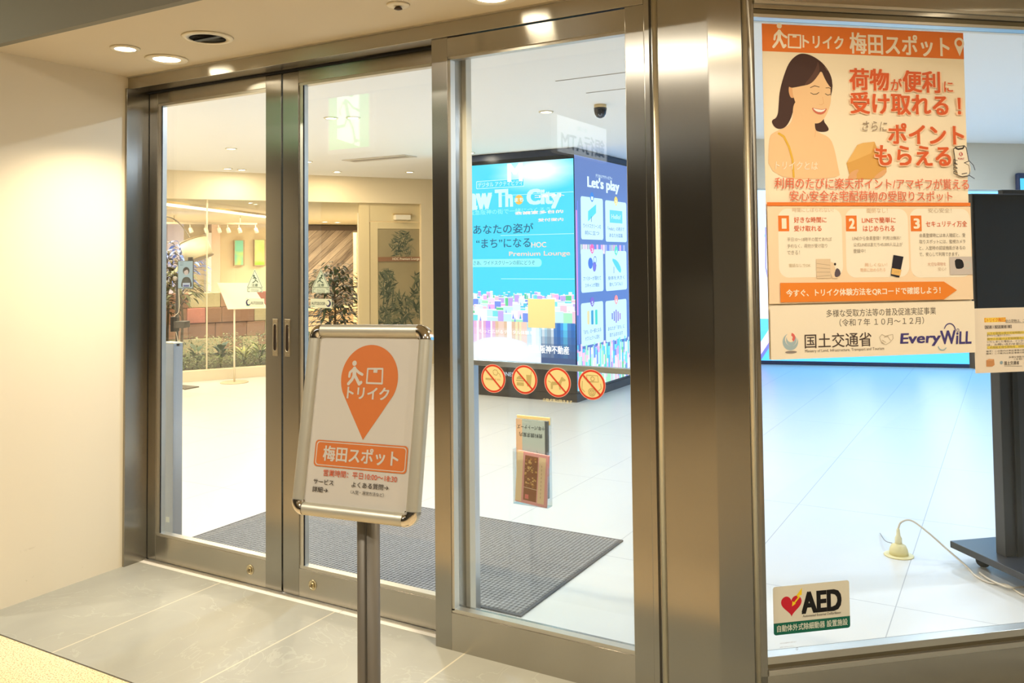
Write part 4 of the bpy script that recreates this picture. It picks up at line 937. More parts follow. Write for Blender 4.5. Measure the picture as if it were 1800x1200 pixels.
    for r_, (ya, yb, yc, yd) in enumerate(rows):
        for c_, (xa, xb, y0_, y1_) in enumerate(((1021, 1060, ya, yb), (1064, 1101, yc, yd))):
            s.rect(xa, y0_, xb, y1_, CD, .03); s.L(2); xm = (xa+xb)/2; h = y1_-y0_
            s.disc(xm, y0_-1, .05, pc[r_][c_]); s.L(); s.raw([(s.m(xm, y0_)[0]-.042, s.m(xm, y0_+1)[1]), (s.m(xm, y0_)[0]+.042, s.m(xm, y0_+1)[1]), (s.m(xm, y0_)[0], s.m(xm, y0_+9)[1])], pc[r_][c_]); s.L(); s.text(str(r_*2+c_+1), xm-1.2, xm+1.6, y0_+1.5, 6, WT, .02)
            for i in range(2): s.text(tt[r_][c_][i], xa+4+i*3, xb-4-i*3, y0_+h*(.68+.16*i), h*.10, TB, .004)
            ym = y0_+h*.38
            if (r_, c_) == (0, 0): s.poly([(xm-7, ym+14), (xm-7, ym-4), (xm+7, ym-16), (xm+7, ym-1)], (90, 214, 232)); s.line([(xm-1, ym+14), (xm-1, ym+6)], .012, TB)
            elif (r_, c_) == (0, 1): s.rect(xm-11, ym-11, xm+11, ym+11, (104, 210, 236)); s.L(); s.text('Hello!', xm-8, xm+8, ym, 8, CD, .02)
            elif (r_, c_) == (1, 0): s.disc(xm-3, ym-4, .06, (70, 110, 214)); s.poly([(xm+1, ym-8), (xm+8, ym-4), (xm+6, ym+11), (xm+1, ym+10)], (120, 110, 214), 1); s.ring(xm+5, ym-10, .03, .04, (90, 110, 200))
            elif (r_, c_) == (1, 1): s.poly([(xm-9, ym-14), (xm+2, ym-10), (xm+9, ym+4), (xm+8, ym+14), (xm, ym+4)], (90, 206, 230), 1); s.line([(xm-4, ym+12), (xm-4, ym+2)], .012, TB)
            elif (r_, c_) == (2, 0):
                for k, cc in enumerate(((230, 214, 150), (60, 150, 200), (70, 206, 186))): s.rect(xm-9+k*7, ym-13-k, xm-5+k*7, ym+11, cc, .012)
            else:
                for k in range(5): s.rect(xm-8+k*3.4, ym-10+abs(k-2)*3, xm-6+k*3.4, ym+13-abs(k-2)*3, (110+k*14, 110, 206))
            s.L()
    x = .0
    while x < XE:
        wd = rnd2.uniform(.015, .06); x2 = min(XE, x+wd); top = .56+rnd2.uniform(-.05, .04); z = .12
        while z < top: z2 = min(top, z+rnd2.uniform(.03, .16)); s.lrect(x, z, x2, z2, rnd2.choice(pal)); z = z2
        x = x2
    for px_ in (1016, 1033, 1089): s.line([(px_, 655), (px_, 633)], .012, CD)
    s.build('picture', SCREEN, ss)
    return t
tower()

# ---------------------------------------------------------------- big wall screen behind the angled window
def wallscreen():
    b = PL; H = 2.66
    struct('wall_far', MB().box((-1.2, 0, -.3), (11, 3.0, -.12)), mat('far_wall', (216, 205, 186), .8), 'beige lobby wall around the big screen', M=b.mat())
    t = thing('wall_screen', 'long bright blue screen wall with a dark base behind the angled window', 'display', tuple(b.pt(2, 0)))
    z1 = b.map(1500, 322)[1]; z0 = b.map(1500, 636)[1]
    obj('frame', MB().box((-.6, .0, -.12), (8.6, z1+.08, .0)), mat('screen_frame', (40, 54, 90), .35), t, M=b.mat(), bevel=.01)
    sc = obj('screen', MB().box((-.55, z0, .0), (8.55, z1, .008)), mat('screen_glass', (10, 12, 16), .2), t, M=b.mat())
    a = Art(b, .010); rnd = random.Random(2)
    cs = [(150, 226, 252), (120, 214, 252), (170, 232, 255), (140, 222, 252)]
    for k in range(12):
        za, zb = z0+(z1-z0)*k/12, z0+(z1-z0)*(k+1)/12; a.lrect(-.55, za, 8.55, zb, tuple((74, 172, 240)[i]*(1-k/11)+(120, 190, 246)[i]*(k/11) for i in range(3)))
    a.L()
    a.rect(1330, 300, 1356, 405, (176, 206, 246)); a.rect(1330, 405, 1360, 560, (206, 218, 252)); a.L()
    a.disc(1349, 414, .04, (80, 206, 150)); a.poly([(1330, 612), (1360, 566), (1360, 590), (1330, 640)], (216, 186, 246)); a.poly([(1330, 634), (1362, 586), (1362, 596), (1330, 644)], (96, 104, 220))
    a.line([(1346, 400), (1346, 470), (1352, 500)], .02, (130, 130, 226)); a.L()
    for k in range(7):
        x = rnd.uniform(.2, 7); a.raw([(x, z0+.2), (x+.5, z0+.2), (x+.9, z1-.2), (x+.4, z1-.2)], rnd.choice([(196, 236, 255), (150, 210, 250), (214, 200, 250)]))
    a.build('picture', attrmat('wall_screen_lit', 2.4, .3), sc)
wallscreen()

# ---------------------------------------------------------------- freestanding dark display on its wheeled stand
B0 = onz(1712, 251, 2.66); PB = Plane(B0-Vector((0, 0, B0.z)), WD, WN)
zb_ = PB.map(1740, 333)[1]
struct('trim_bulkhead', MB().box((PB.map(1290, 300)[0], zb_, -.25), (7, 2.66, 0)), mat('bulkhead_beige', (222, 212, 192), .8), 'beige ceiling bulkhead in front of the screen wall', M=PB.mat())
u0, v1 = PB.map(1793, 303, -.3), 0
t = thing('wall_screen', 'small cyan screen with a rounded dark frame above the display stand at the right edge', 'display', tuple(PB.pt(u0[0], zb_, .2)))
uu, vt = PB.map(1793, 303, .1); vb = PB.map(1793, 345, .1)[1]
obj('frame', MB().box((uu, vb, .02), (uu+.9, vt, .08)), mat('screen_frame', (40, 54, 90)), t, M=PB.mat(), bevel=.02)
obj('mount', MB().box((uu+.3, vb+.05, 0), (uu+.5, vt-.05, .02)), BLACK, t, M=PB.mat())
a = Art(PB, .084); a.lrect(uu+.012, vb+.01, uu+.88, PB.map(1795, 313, .1)[1], (90, 210, 252)); a.build('picture', SCREEN, t)
def kiosk():
    o = Vector((-.30, 4.763, 0)); P = Plane(o, WD, WN); M = P.mat()      # local: a along the window direction, b up, c toward the window
    t = thing('display_stand', 'switched off black portrait display on a wheeled grey floor stand', 'display stand', tuple(P.pt(.45, 0, .2)))
    gm = mat('stand_grey', (62, 64, 68), .35, .3); bs = mat('stand_base', (52, 56, 64), .28, .2)
    obj('base_plate', MB().box((0, .068, 0), (1.05, .10, .52)), bs, t, M=M, bevel=.002)
    for a_, c_ in ((.10, .10), (.10, .42), (.95, .10), (.95, .42)):
        p = P.pt(a_, 0, c_); T = Matrix.Translation(p)
        obj('caster', MB().lathe([(.012, .066), (.026, .06), (.026, .045), (.012, .04)], T, 16).lathe([(.03, -.012), (.033, -.008), (.033, .008), (.03, .012)], T @ Matrix.Translation((0, 0, .033)) @ Matrix.Rotation(PI/2, 4, 'X'), 20), BLACK, t)
    pc = P.map(1762, 800, .26)[0]; pw = P.map(1797, 640, .26)[0]
    obj('column', MB().box((pc, .10, .20), (pw+.03, 1.0, .26)), gm, t, M=M, bevel=.003)
    obj('column_ridge', MB().box((pc+.055, .10, .26), (pc+.085, 1.0, .275)), mat('stand_dark', (46, 46, 46), .3, .3), t, M=M, bevel=.002)
    l = P.map(1714, 450, .28)[0]; zt = P.map(1740, 340, .28)[1]; zb = P.map(1760, 648, .28)[1]
    r_ = l+.62
    obj('housing', MB().box((l, zb, .22), (r_, zt, .272)), mat('housing_black', (26, 28, 32), .3), t, M=M, bevel=.003)
    obj('glass_front', MB().box((l+.008, zb+.008, .272), (r_-.008, zt-.008, .277)), mat('display_glass', (16, 19, 24), .06, spec=.7), t, M=M)
    obj('top_camera_bar', MB().box((P.map(1768, 335, .28)[0], zt, .23), (r_-.05, zt+.02, .262)), BLACK, t, M=M, bevel=.002)
    return P
PK = kiosk()

# floor outlet with its cables
p = onz(1580, 976); T = Matrix.Translation((p.x, p.y, 0))
t = thing('floor_outlet', 'cream domed floor outlet on the pale tiles with a plug standing in it', 'outlet', (p.x, p.y, 0))
CRM = mat('outlet_cream', (238, 226, 170), .45)
obj('flange', MB().lathe([(.068, 0), (.070, .003), (.066, .006), (.04, .007)], T, 40), CRM, t)
obj('dome', MB().lathe([(.045, .006), (.043, .03), (.034, .052), (.018, .060), (1e-6, .060)], T, 32), CRM, t)
obj('plug', MB().lathe([(.017, .058), (.017, .085), (.010, .10), (.008, .125), (.005, .135)], T, 20), mat('plug_cream', (244, 236, 196), .45), t)
def spline(pts, n=10):
    pts = [Vector(q) for q in pts]; out = []
    for i in range(len(pts)-1):
        p0, p1, p2, p3 = pts[max(0, i-1)], pts[i], pts[i+1], pts[min(len(pts)-1, i+2)]
        for k in range(n):
            u = k/n; out.append(.5*((2*p1)+(p2-p0)*u+(2*p0-5*p1+4*p2-p3)*u*u+(3*p1-p0-3*p2+p3)*u**3))
    return out+[pts[-1]]
def fl(x, y, z=.006): q = onz(x, y, z); return (q.x, q.y, z)
CB = mat('cable_white', (226, 214, 196), .5)
c = obj('power_cable', MB().tube(spline([(p.x, p.y, .13), (p.x+.015, p.y+.005, .165), (p.x+.06, p.y+.02, .175), (p.x+.13, p.y+.02, .13), fl(1668, 968, .05), fl(1700, 996), fl(1716, 1012), fl(1740, 1024), fl(1770, 1028), fl(1800, 1046), fl(1850, 1060)], 10), .0045, 8), CB)
tag(c, 'off white power cable arching from the floor outlet towards the display stand', 'cable')
c = obj('power_cable', MB().tube(spline([fl(1722, 1006), fl(1738, 1017, .012), fl(1756, 1026, .014), fl(1775, 1032, .016), fl(1800, 1031), fl(1850, 1024)], 8), .005, 8), CB)
tag(c, 'thick white cable curving on the floor under the wheeled display stand', 'cable')
c = obj('thin_cable', MB().tube(spline([(p.x-.03, p.y+.02, .05), fl(1556, 950, .03), fl(1547, 937)], 8), .002, 6), mat('cable_grey', (130, 124, 118), .5))
tag(c, 'short thin grey cable end behind the floor outlet', 'cable')

# ---------------------------------------------------------------- lobby ceiling fittings
ZC = 2.66
for x, y, lab in ((960, 196, 'small lit lobby downlight over the cyan screen, beside the dome camera'), (582, 207, 'small lit lobby downlight seen high in the right sliding door'), (826, 268, 'small lit lobby downlight at the top left corner of the cyan screen'),
                  (400, 296, 'left one of a close pair of lobby downlights over the lounge front'), (425, 298, 'right one of a close pair of lobby downlights over the lounge front'),
                  (720, 302, 'small lit lobby downlight above the lounge door'), (541, 284, 'small lit lobby downlight beside the stile of the right sliding door')):
    q = onz(x, y, ZC); downlight('downlight', (q.x, q.y, ZC-.001), .06, 4, lab, 'lobby downlights in view', SOFT, core=.8)
for i, (x, y) in enumerate(((-3.0, 3.9), (-6.6, 3.9), (-1.4, 6.2), (1.2, 7.0), (-8, 4.4), (-6.9, 6.2), (-.6, 9), (2.5, 9.5), (-4.6, 5.4), (.9, 5.4), (-11, 4.6), (-7.2, 10.6), (-7.6, 8.6))):  # extra downlights added for bulk light, tinted warm left and cool right
    downlight('downlight', (x, y, ZC-.001), .06, 38 if x < -5 and y < 8 else 14 if x < -5 else 33, 'lobby downlight added outside the view for overall brightness', 'added lobby downlights out of view', (1, .79, .52) if x < -4 else (.62, .77, 1), core=.8)
q = onz(1055, 184, ZC); T = Matrix.Translation((q.x, q.y, ZC))
t = thing('dome_camera', 'small black dome camera under the lobby ceiling', 'camera', (q.x, q.y, ZC))
obj('mount', MB().lathe([(.046, 0), (.047, -.024), (.047, -.026)], T, 32), mat('mount_beige', (226, 200, 150), .5), t)
obj('dome', MB().lathe([(.050, -.026), (.049, -.04), (.042, -.072), (.028, -.094), (.01, -.102), (1e-6, -.103)], T, 32), mat('dome_dark', (34, 38, 46), .12, spec=.6), t)
obj('lens', MB().lathe([(.014, 0), (.016, .004), (.009, .006), (1e-6, .003)], T @ Matrix.Translation((.012, -.030, -.078)) @ Matrix.Rotation(1.9, 4, 'X') @ Matrix.Rotation(.3, 4, 'Y'), 20), mat('lens_ring', (120, 130, 150), .2, .8), t)
q = onz(666, 278, ZC); t = thing('ceiling_vent', 'flat grey ceiling vent near the lounge in the right sliding door', 'vent', (q.x, q.y, ZC))
obj('grille', MB().box((q.x-.45, q.y-.12, ZC-.008), (q.x+.45, q.y+.12, ZC)), mat('grille_grey', (206, 198, 186), .6), t, bevel=.003)
obj('slot', MB().box((q.x-.40, q.y-.03, ZC-.010), (q.x+.40, q.y+.03, ZC-.007)), mat('slot_grey', (150, 142, 130), .6), t)
for (xa, ya), (xb, yb) in (((976, 142), (1150, 121)), ((1030, 163), (1150, 149))):
    A_, B_ = onz(xa, ya, ZC), onz(xb, yb, ZC)
    trim(MB().box((A_.x, A_.y, ZC-.003), (B_.x, A_.y+.012, ZC+.001)), mat('seam', (170, 164, 156), .7), 'thin seam line in the lobby ceiling', 0)

# ---------------------------------------------------------------- lounge
MH = PH.mat()
CW = mat('lounge_cream', (238, 222, 188), .75)
def Hs(px, py, off=0): return PH.map(px, py, off)[0]
sr0, sr1 = Hs(741, 450), Hs(763, 450)+.25
ZH = 2.30
sA = Hs(540, 350)-.15
hd = MB().box((-4.5, ZH, -.12), (sr0, 2.66, 0)).box((sr0, 0, -.12), (sr1, 2.66, 0))
struct('wall_lounge_front', hd, CW, 'cream lobby wall with the wide lounge opening', M=MH)
e0 = PH.pt(sr1, 0)
struct('wall_back_lobby', MB().prism([(e0.x-.05, e0.y), (e0.x+.1, e0.y-.05), (-3.1, 12.2), (-3.1, 12.5), (e0.x-.05, e0.y+.3)], 0, 2.66), CREAM, 'cream lobby wall behind the display tower')
# header reveal, lounge ceiling, back wall
struct('ceiling_lounge', MB().box((-4.5, ZH, -12), (sr1+3, ZH+.06, -.12)), mat('lounge_ceiling', (226, 206, 164), .8), 'lounge ceiling', M=MH)
BK_ = -7.4
struct('wall_lounge_back', MB().box((-6, 0, BK_-.1), (9, ZH, BK_)).box((9, 0, BK_), (9.1, ZH, 0)), mat('lounge_wall', (240, 222, 182), .8), 'cream lounge back wall', M=MH)
area('lounge_fill', tuple(PH.pt(-.5, 2.27, -3)), 3, 260, SOFT, sy=3)  # broad area fill under the lounge ceiling, added without a fixture
area('lounge_fill', tuple(PH.pt(3.4, 2.27, -4)), 2.5, 200, SOFT, sy=3)
for o in list(SC.objects):
    if o.type == 'LIGHT' and o.name.startswith('lounge_fill'): pass
# LED line of light along the header
q0, q1 = onz(262, 355.5, 2.2), onz(470, 381.5, 2.2)
d_ = (q1-q0).normalized(); nrm = Vector((-d_.y, d_.x, 0))
t = thing('light_line', 'long thin glowing light line under the lounge header', 'light', tuple((q0+q1)/2))
mb = MB(); vs = []
for z in (2.185, 2.215):
    for s_ in (-.02, .02):
        for q in (q0, q1): vs.append(Vector((q.x, q.y, z))+nrm*s_)
mb.add(vs, [(0, 1, 3, 2), (4, 6, 7, 5), (0, 4, 5, 1), (2, 3, 7, 6), (0, 2, 6, 4), (1, 5, 7, 3)])
obj('diffuser', mb, mat('line_glow', (255, 240, 206), .5, emit=2.2), t)
mb = MB(); mb.add([v+Vector((0, 0, .03 if v.z > 2.2 else .031)) for v in vs], [(0, 1, 3, 2), (4, 6, 7, 5), (0, 4, 5, 1), (2, 3, 7, 6), (0, 2, 6, 4), (1, 5, 7, 3)])
obj('channel', mb, mat('brass_channel', (214, 184, 120), .5), t)
# wood wall
def planks():
    m, nt, b, out = base('diagonal_planks'); N = nt.nodes.new; L = nt.links.new
    tc = N('ShaderNodeTexCoord'); mp = N('ShaderNodeMapping'); mp.inputs['Rotation'].default_value = (0, 0, math.radians(-42)); L(tc.outputs['Object'], mp.inputs[0])
    sp = N('ShaderNodeSeparateXYZ'); L(mp.outputs[0], sp.inputs[0])
    a = N('ShaderNodeMath'); a.operation = 'MULTIPLY'; a.inputs[1].default_value = 7.5; L(sp.outputs['Y'], a.inputs[0])
    f = N('ShaderNodeMath'); f.operation = 'FLOOR'; L(a.outputs[0], f.inputs[0]); fr = N('ShaderNodeMath'); fr.operation = 'FRACT'; L(a.outputs[0], fr.inputs[0])
    wn = N('ShaderNodeTexWhiteNoise'); wn.noise_dimensions = '1D'; L(f.outputs[0], wn.inputs['W'])
    n = N('ShaderNodeTexNoise'); mp2 = N('ShaderNodeMapping'); mp2.inputs['Scale'].default_value = (1.2, 12, 1); L(mp.outputs[0], mp2.inputs[0]); L(mp2.outputs[0], n.inputs['Vector']); n.inputs['Scale'].default_value = 2.4; n.inputs['Detail'].default_value = 6
    ad = N('ShaderNodeMath'); ad.operation = 'MULTIPLY_ADD'; ad.inputs[1].default_value = .45; L(wn.outputs['Value'], ad.inputs[0]); L(n.outputs['Fac'], ad.inputs[2])
    r = N('ShaderNodeValToRGB'); r.color_ramp.elements[0].position = .35; r.color_ramp.elements[0].color = (*lin((104, 86, 70)), 1); r.color_ramp.elements[1].position = 1; r.color_ramp.elements[1].color = (*lin((190, 168, 142)), 1); L(ad.outputs[0], r.inputs[0])
    g = N('ShaderNodeMath'); g.operation = 'LESS_THAN'; g.inputs[1].default_value = .06; L(fr.outputs[0], g.inputs[0])
    mx = N('ShaderNodeMix'); mx.data_type = 'RGBA'; mx.inputs[7].default_value = (*lin((80, 58, 40)), 1); L(g.outputs[0], mx.inputs[0]); L(r.outputs[0], mx.inputs[6]); L(mx.outputs[2], b.inputs['Base Color']); b.inputs['Roughness'].default_value = .6
    return m
OW = BK_+.12
w0, w1_ = Hs(515, 450, OW), Hs(632, 450, OW); wz = PH.map(590, 398, OW)[1]
struct('wall_wood', MB().box((w0, 0, OW-.1), (w1_, wz, OW)), planks(), 'diagonal wood plank wall in the lounge', M=MH)
struct('trim_wood_head', MB().box((w0, PH.map(590, 405, OW)[1], OW), (w1_, wz+.02, OW+.04)), mat('wood_head', (92, 74, 58), .6), 'dark wooden head above the plank wall', M=MH)
# curtain-like light panels near the glass corner
OG = -.9
sg = Hs(631, 450, 0)
for k, (pa, pb) in enumerate(((622, 627), (628.5, 634))):
    struct('trim_curtain', MB().box((Hs(pa, 450, -5), .1, -5.04), (Hs(pb, 450, -5), 2.05, -5)), mat('warm_panel', (246, 216, 160), .6), 'warm slim wall panel beside the plank wall', M=MH)
# front glazing: frameless panes
gl = tag(bpy.data.objects.new('window_3', None), 'frameless glass front of the lounge', 'window', kind='structure'); COL.objects.link(gl); gl.matrix_basis = Matrix.Translation(tuple(PH.pt(1, 0, -.06)))
j1 = Hs(364, 500, -.06)
for k, (pa, pb) in enumerate(((-1.5, j1-.004), (j1+.004, Hs(630, 450, -.06)-.004))):
    obj('glass', MB().box((pa, .12, -.066), (pb, ZH, -.054)), GLASS, gl, M=MH)
obj('glass_edge', MB().box((j1-.010, .12, -.068), (j1+.006, ZH, -.052)).box((Hs(630, 450, -.06)-.012, .0, -.068), (Hs(630, 450, -.06)+.004, 2.16, -.052)), mat('edge_glow', (236, 224, 190), .3), gl, M=MH)
t = thing('counter', 'pale wooden counter behind the potted tree in the lounge', 'counter', tuple(PH.pt(Hs(585, 560, -5.5), 0, -5.5)))
c0_, c1_ = Hs(536, 560, -5.5), Hs(634, 560, -5.5); zc_ = PH.map(585, 540, -5.5)[1]
obj('worktop', MB().box((c0_, zc_-.05, -6.2), (c1_, zc_, -5.4)), mat('counter_top', (226, 196, 146), .4), t, M=MH, bevel=.01)
obj('front', MB().box((c0_+.05, 0, -6.1), (c1_-.05, zc_-.05, -5.5)), mat('counter_front', (206, 172, 128), .6), t, M=MH)
for x_, y_, lb_ in ((571, 389.5, 'bigger lit downlight in the lounge ceiling before the plank wall'), (593, 390.5, 'small lit downlight in the lounge ceiling beside the bigger one')):
    q = onz(x_, y_, ZH); downlight('downlight', (q.x, q.y, ZH-.002), .09, 25, lb_, 'lounge downlights', WARM, core=.8)
for k, (x_, c_) in enumerate(((.2, -.7), (1.3, -.7))):  # unseen lamps added because the planting bed came out dim
    q = PH.pt(x_, ZH-.002, c_); downlight('downlight', tuple(q), .05, 26, 'lounge downlight hidden by the header, added to brighten the planting bed', 'added lounge downlights over the bed', WARM, core=.8)
# lounge entrance door
def lounge_door():
    s_ = lambda x: Hs(x, 470, -.05)
    root = tag(bpy.data.objects.new('door_3', None), 'cream framed lounge entrance door with dark patterned glass', 'door', kind='structure'); COL.objects.link(root); root.matrix_basis = Matrix.Translation(tuple(PH.pt(s_(690), 0, -.05)))
    fm = mat('door_cream', (224, 206, 162), .5)
    zd = PH.map(700, 389, -.05)[1]; zg = PH.map(700, 402, -.05)[1]
    obj('frame', MB().box((s_(632), 0, -.11), (s_(650), 2.30, -.05)).box((s_(650), zd, -.11), (s_(741), 2.30, -.06)), fm, root, M=MH, bevel=.004)
    obj('stile', MB().box((s_(650)+.01, 0, -.10), (s_(665), zd-.01, -.065)), fm, root, M=MH, bevel=.003)
    obj('top_rail', MB().box((s_(665), zg, -.10), (s_(741), zd-.01, -.065)), fm, root, M=MH, bevel=.003)
    obj('patterned_glass', MB().box((s_(665), .05, -.09), (s_(741), zg, -.075)), mat('patterned_glass', (168, 154, 120), .3, noise=.25, nscale=2.2), root, M=MH)
    rl = random.Random(8); lv = Art(PH, -.0745)
    pal = [(92, 100, 82), (112, 116, 92), (74, 84, 70), (136, 132, 102), (150, 142, 112), (100, 106, 90)]
    for (cx_, cy_, rx_, ry_, n_, big) in ((706, 430, 20, 24, 150, 1), (680, 500, 14, 30, 120, 1.2), (700, 545, 30, 28, 170, 1.4), (735, 520, 10, 40, 60, 1.6), (676, 560, 12, 22, 70, 1.2)):
        for _ in range(n_):
            t_ = rl.uniform(0, 2*PI); q_ = math.sqrt(rl.random()); x_, y_ = min(739, max(666, cx_+rx_*q_*math.cos(t_))), cy_+ry_*q_*math.sin(t_)
            if y_ < 404: continue
            c0 = Vector(lv.m(x_, y_)); an = rl.uniform(0, PI); L_ = rl.uniform(.05, .16)*big; W_ = L_*.18; d_ = Vector((math.cos(an), math.sin(an))); n2_ = Vector((-d_.y, d_.x))
            lo_, hi_ = s_(665)+.005, s_(741)-.005
            lv.raw([(min(hi_, max(lo_, p_.x)), min(zg-.01, p_.y)) for p_ in (c0-d_*L_/2, c0-n2_*W_/2, c0+d_*L_/2, c0+n2_*W_/2)], rl.choice(pal))
    lv.build('leaf_print', PAPER, root)
    z0, z1 = PH.map(700, 459, -.06)[1], PH.map(700, 451.5, -.06)[1]
    obj('name_band', MB().box((s_(665), z0, -.076), (s_(741), z1, -.064)), mat('band_brown', (150, 112, 84), .5), root, M=MH)
    a = Art(PH, -.063); a.text('HOC Premium Lounge', 690, 737, 455.3, 5.5, (250, 236, 210), .02); a.build('lettering', PAPER, root)
    t = thing('wall_light', 'small white box light above the lounge door', 'light', tuple(PH.pt(s_(708), PH.map(708, 381)[1], -.05)))
    u0, v0 = PH.map(693, 386, -.03); u1, v1 = PH.map(720, 378, -.03)
    obj('housing', MB().box((u0, v0, -.06), (u1, v1, .02)), mat('box_white', (246, 236, 214), .5), t, M=MH, bevel=.004)
    obj('reveal', MB().box((u0-.01, v1, -.06), (u1+.03, v1+.02, .0)), mat('reveal_tan', (190, 164, 116), .6), t, M=MH)
lounge_door()
# kerb and planting
struct('trim_kerb', MB().box((-1.6, 0, -.10), (Hs(632, 600), .13, .04)), mat('kerb_cream', (236, 222, 190), .7), 'low cream kerb in front of the planting', M=MH)
struct('trim_soil', MB().box((-1.6, 0, -1.9), (Hs(632, 600), .10, -.10)), mat('soil', (92, 84, 52), .9), 'soil of the planting bed', M=MH)
def leafcol(c, v=.25):
    key = 'leaf_%d_%d_%d' % c
    return mat(key, c, .5, noise=v, nscale=11)
def leaf(mb, base_, dirv, ln, wd, droop=.3, mi=0):
    d = Vector(dirv).normalized(); s_ = d.cross(Vector((0, 0, 1))); s_ = s_.normalized() if s_.length > .01 else Vector((1, 0, 0)); up = s_.cross(d)
    P_ = Vector(base_); prof = ((0, .06), (.22, .7), (.5, 1), (.78, .62), (1, .03)); L_, R2, Md = [], [], []
    for u, w_ in prof:
        c = P_+d*ln*u-Vector((0, 0, 1))*droop*ln*u*u; Md.append(c); L_.append(c+s_*wd*w_/2+up*wd*.12*w_); R2.append(c-s_*wd*w_/2+up*wd*.12*w_)
    n = len(prof); mb.add(L_+Md+R2, [(k, k+1, n+k+1, n+k) for k in range(n-1)]+[(n+k, n+k+1, 2*n+k+1, 2*n+k) for k in range(n-1)], mi, True)
rg = random.Random(21)
gc = MB(); cols = [(112, 130, 66), (136, 148, 76), (88, 108, 58), (160, 164, 108)]
for k in range(5200):
    a_, c_ = rg.uniform(-1.5, Hs(630, 600)), rg.uniform(-1.5, -.12); h = .10; c_ = -.12-1.4*abs(rg.random())**1.6
    b_ = PH.pt(a_, h+rg.uniform(0, .16)+max(0, -c_-.2)*.16, c_); an = rg.uniform(0, 2*PI)
    leaf(gc, b_, (math.cos(an), math.sin(an), rg.uniform(.3, 1.1)), rg.uniform(.06, .13), rg.uniform(.012, .028), .5, rg.randrange(4))
o = obj('ground_cover', gc, [leafcol(c) for c in cols]); tag(o, 'dense low green ground cover leaves in the lounge planting bed', 'plants', kind='stuff')
def plant(px, off, z0, ht, n, ln, wd, col, label, spread=.7, name='leafy_plant'):
    a_ = Hs(px, 600, off); b_ = PH.pt(a_, z0, off); t = thing(name, label, 'plant', tuple(b_), 'plants standing in the lounge bed')
    st = MB(); lf = MB()
    for k in range(n):
        an = k*2.4+rg.uniform(-.3, .3); hh = ht*rg.uniform(.15, .55); tip = b_+Vector((math.cos(an)*.03, math.sin(an)*.03, hh))
        st.tube([b_, (b_+tip)/2+Vector((0, 0, .01)), tip], .004, 5)
        leaf(lf, tip, (math.cos(an)*spread, math.sin(an)*spread, 1.0), ln*rg.uniform(.8, 1.15), wd*rg.uniform(.8, 1.2), .35)
    obj('stem', st, leafcol((96, 92, 60)), t); obj('foliage', lf, leafcol(col), t)
plant(346, -.5, .1, .40, 8, .18, .085, (80, 104, 66), 'broad leaved dark green plant left of the glass edge in the planting bed')
plant(388, -.45, .1, .46, 16, .17, .07, (70, 100, 74), 'broad leaved dark plant in the planting bed behind the bluish glass edge')
plant(430, -.4, .1, .34, 26, .34, .03, (184, 182, 96), 'yellow green spiky fern in the planting bed', 1.1, 'fern')
plant(458, -.4, .1, .42, 26, .36, .03, (140, 154, 90), 'green arching fern beside the stile of the left door', 1.1, 'fern')
plant(326, -.45, .1, .2, 16, .26, .05, (126, 138, 72), 'small light green fern at the foot of the tablet stand', 1.1, 'fern')
def tree(px, off, z0, ztop, rad, n, ln, wd, col, label, pxlean=0, zlow=None, name='potted_tree', trunk=(96, 76, 52)):
    a_ = Hs(px, 550, off); b_ = PH.pt(a_, z0, off); t = thing(name, label, 'tree', tuple(b_))
    top = PH.pt(a_+pxlean, ztop, off); tk = MB(); lf = MB(); zl = zlow if zlow is not None else z0+(ztop-z0)*.3
    tk.tube([b_, b_+(top-b_)*.5+Vector((.02, .01, 0)), b_+(top-b_)*.93], [.022, .016, .006], 8)
    for k in range(n):
        z = zl+(ztop-zl)*rg.random(); f = (z-zl)/(ztop-zl); an = rg.uniform(0, 2*PI); r = rad*math.sin(PI*min(.97, .15+f*.8))*rg.uniform(.3, 1)
        root_ = b_+(top-b_)*((z-z0)/(ztop-z0)) ; tip = root_+Vector((math.cos(an)*r, math.sin(an)*r, rg.uniform(-.05, .14)))
        if k % 6 == 0: tk.tube([root_-Vector((0, 0, .06)), (root_+tip)/2, tip], .005, 5)
        leaf(lf, tip, (math.cos(an), math.sin(an), rg.uniform(-.3, .7)), ln*rg.uniform(.7, 1.2), wd*rg.uniform(.8, 1.2), .5)
    obj('trunk', tk, leafcol(trunk), t); obj('foliage', lf, leafcol(col, .35), t)
zt_ = lambda x, y, o_: PH.map(x, y, o_)[1]
tree(587, -1.2, .1, zt_(585, 475, -1.2), .74, 640, .125, .045, (48, 60, 36), 'bushy dark green potted tree before the wood plank wall', zlow=zt_(585, 572, -1.2))
tree(293, -1.5, .1, zt_(290, 440, -1.5), .28, 170, .16, .05, (84, 74, 38), 'brown green tree at the edge of the left door jamb', zlow=zt_(300, 555, -1.5))
tree(318, -.7, .1, zt_(322, 478, -.7), .30, 130, .15, .045, (104, 104, 56), 'thin olive tree behind the tablet stand', zlow=zt_(320, 540, -.8))
tree(316, -3.3, .1, zt_(316, 437, -3.3), .36, 170, .20, .06, (112, 140, 206), 'leafy tree under the arc lamp with a blue reflection put into its colour', zlow=zt_(316, 500, -3.3), trunk=(96, 110, 150))  # blue reflected light painted into leaf and trunk colours
plant(548, -.6, .1, .6, 12, .30, .09, (74, 90, 52), 'dark broad leaved plant at the foot of the right door stile')
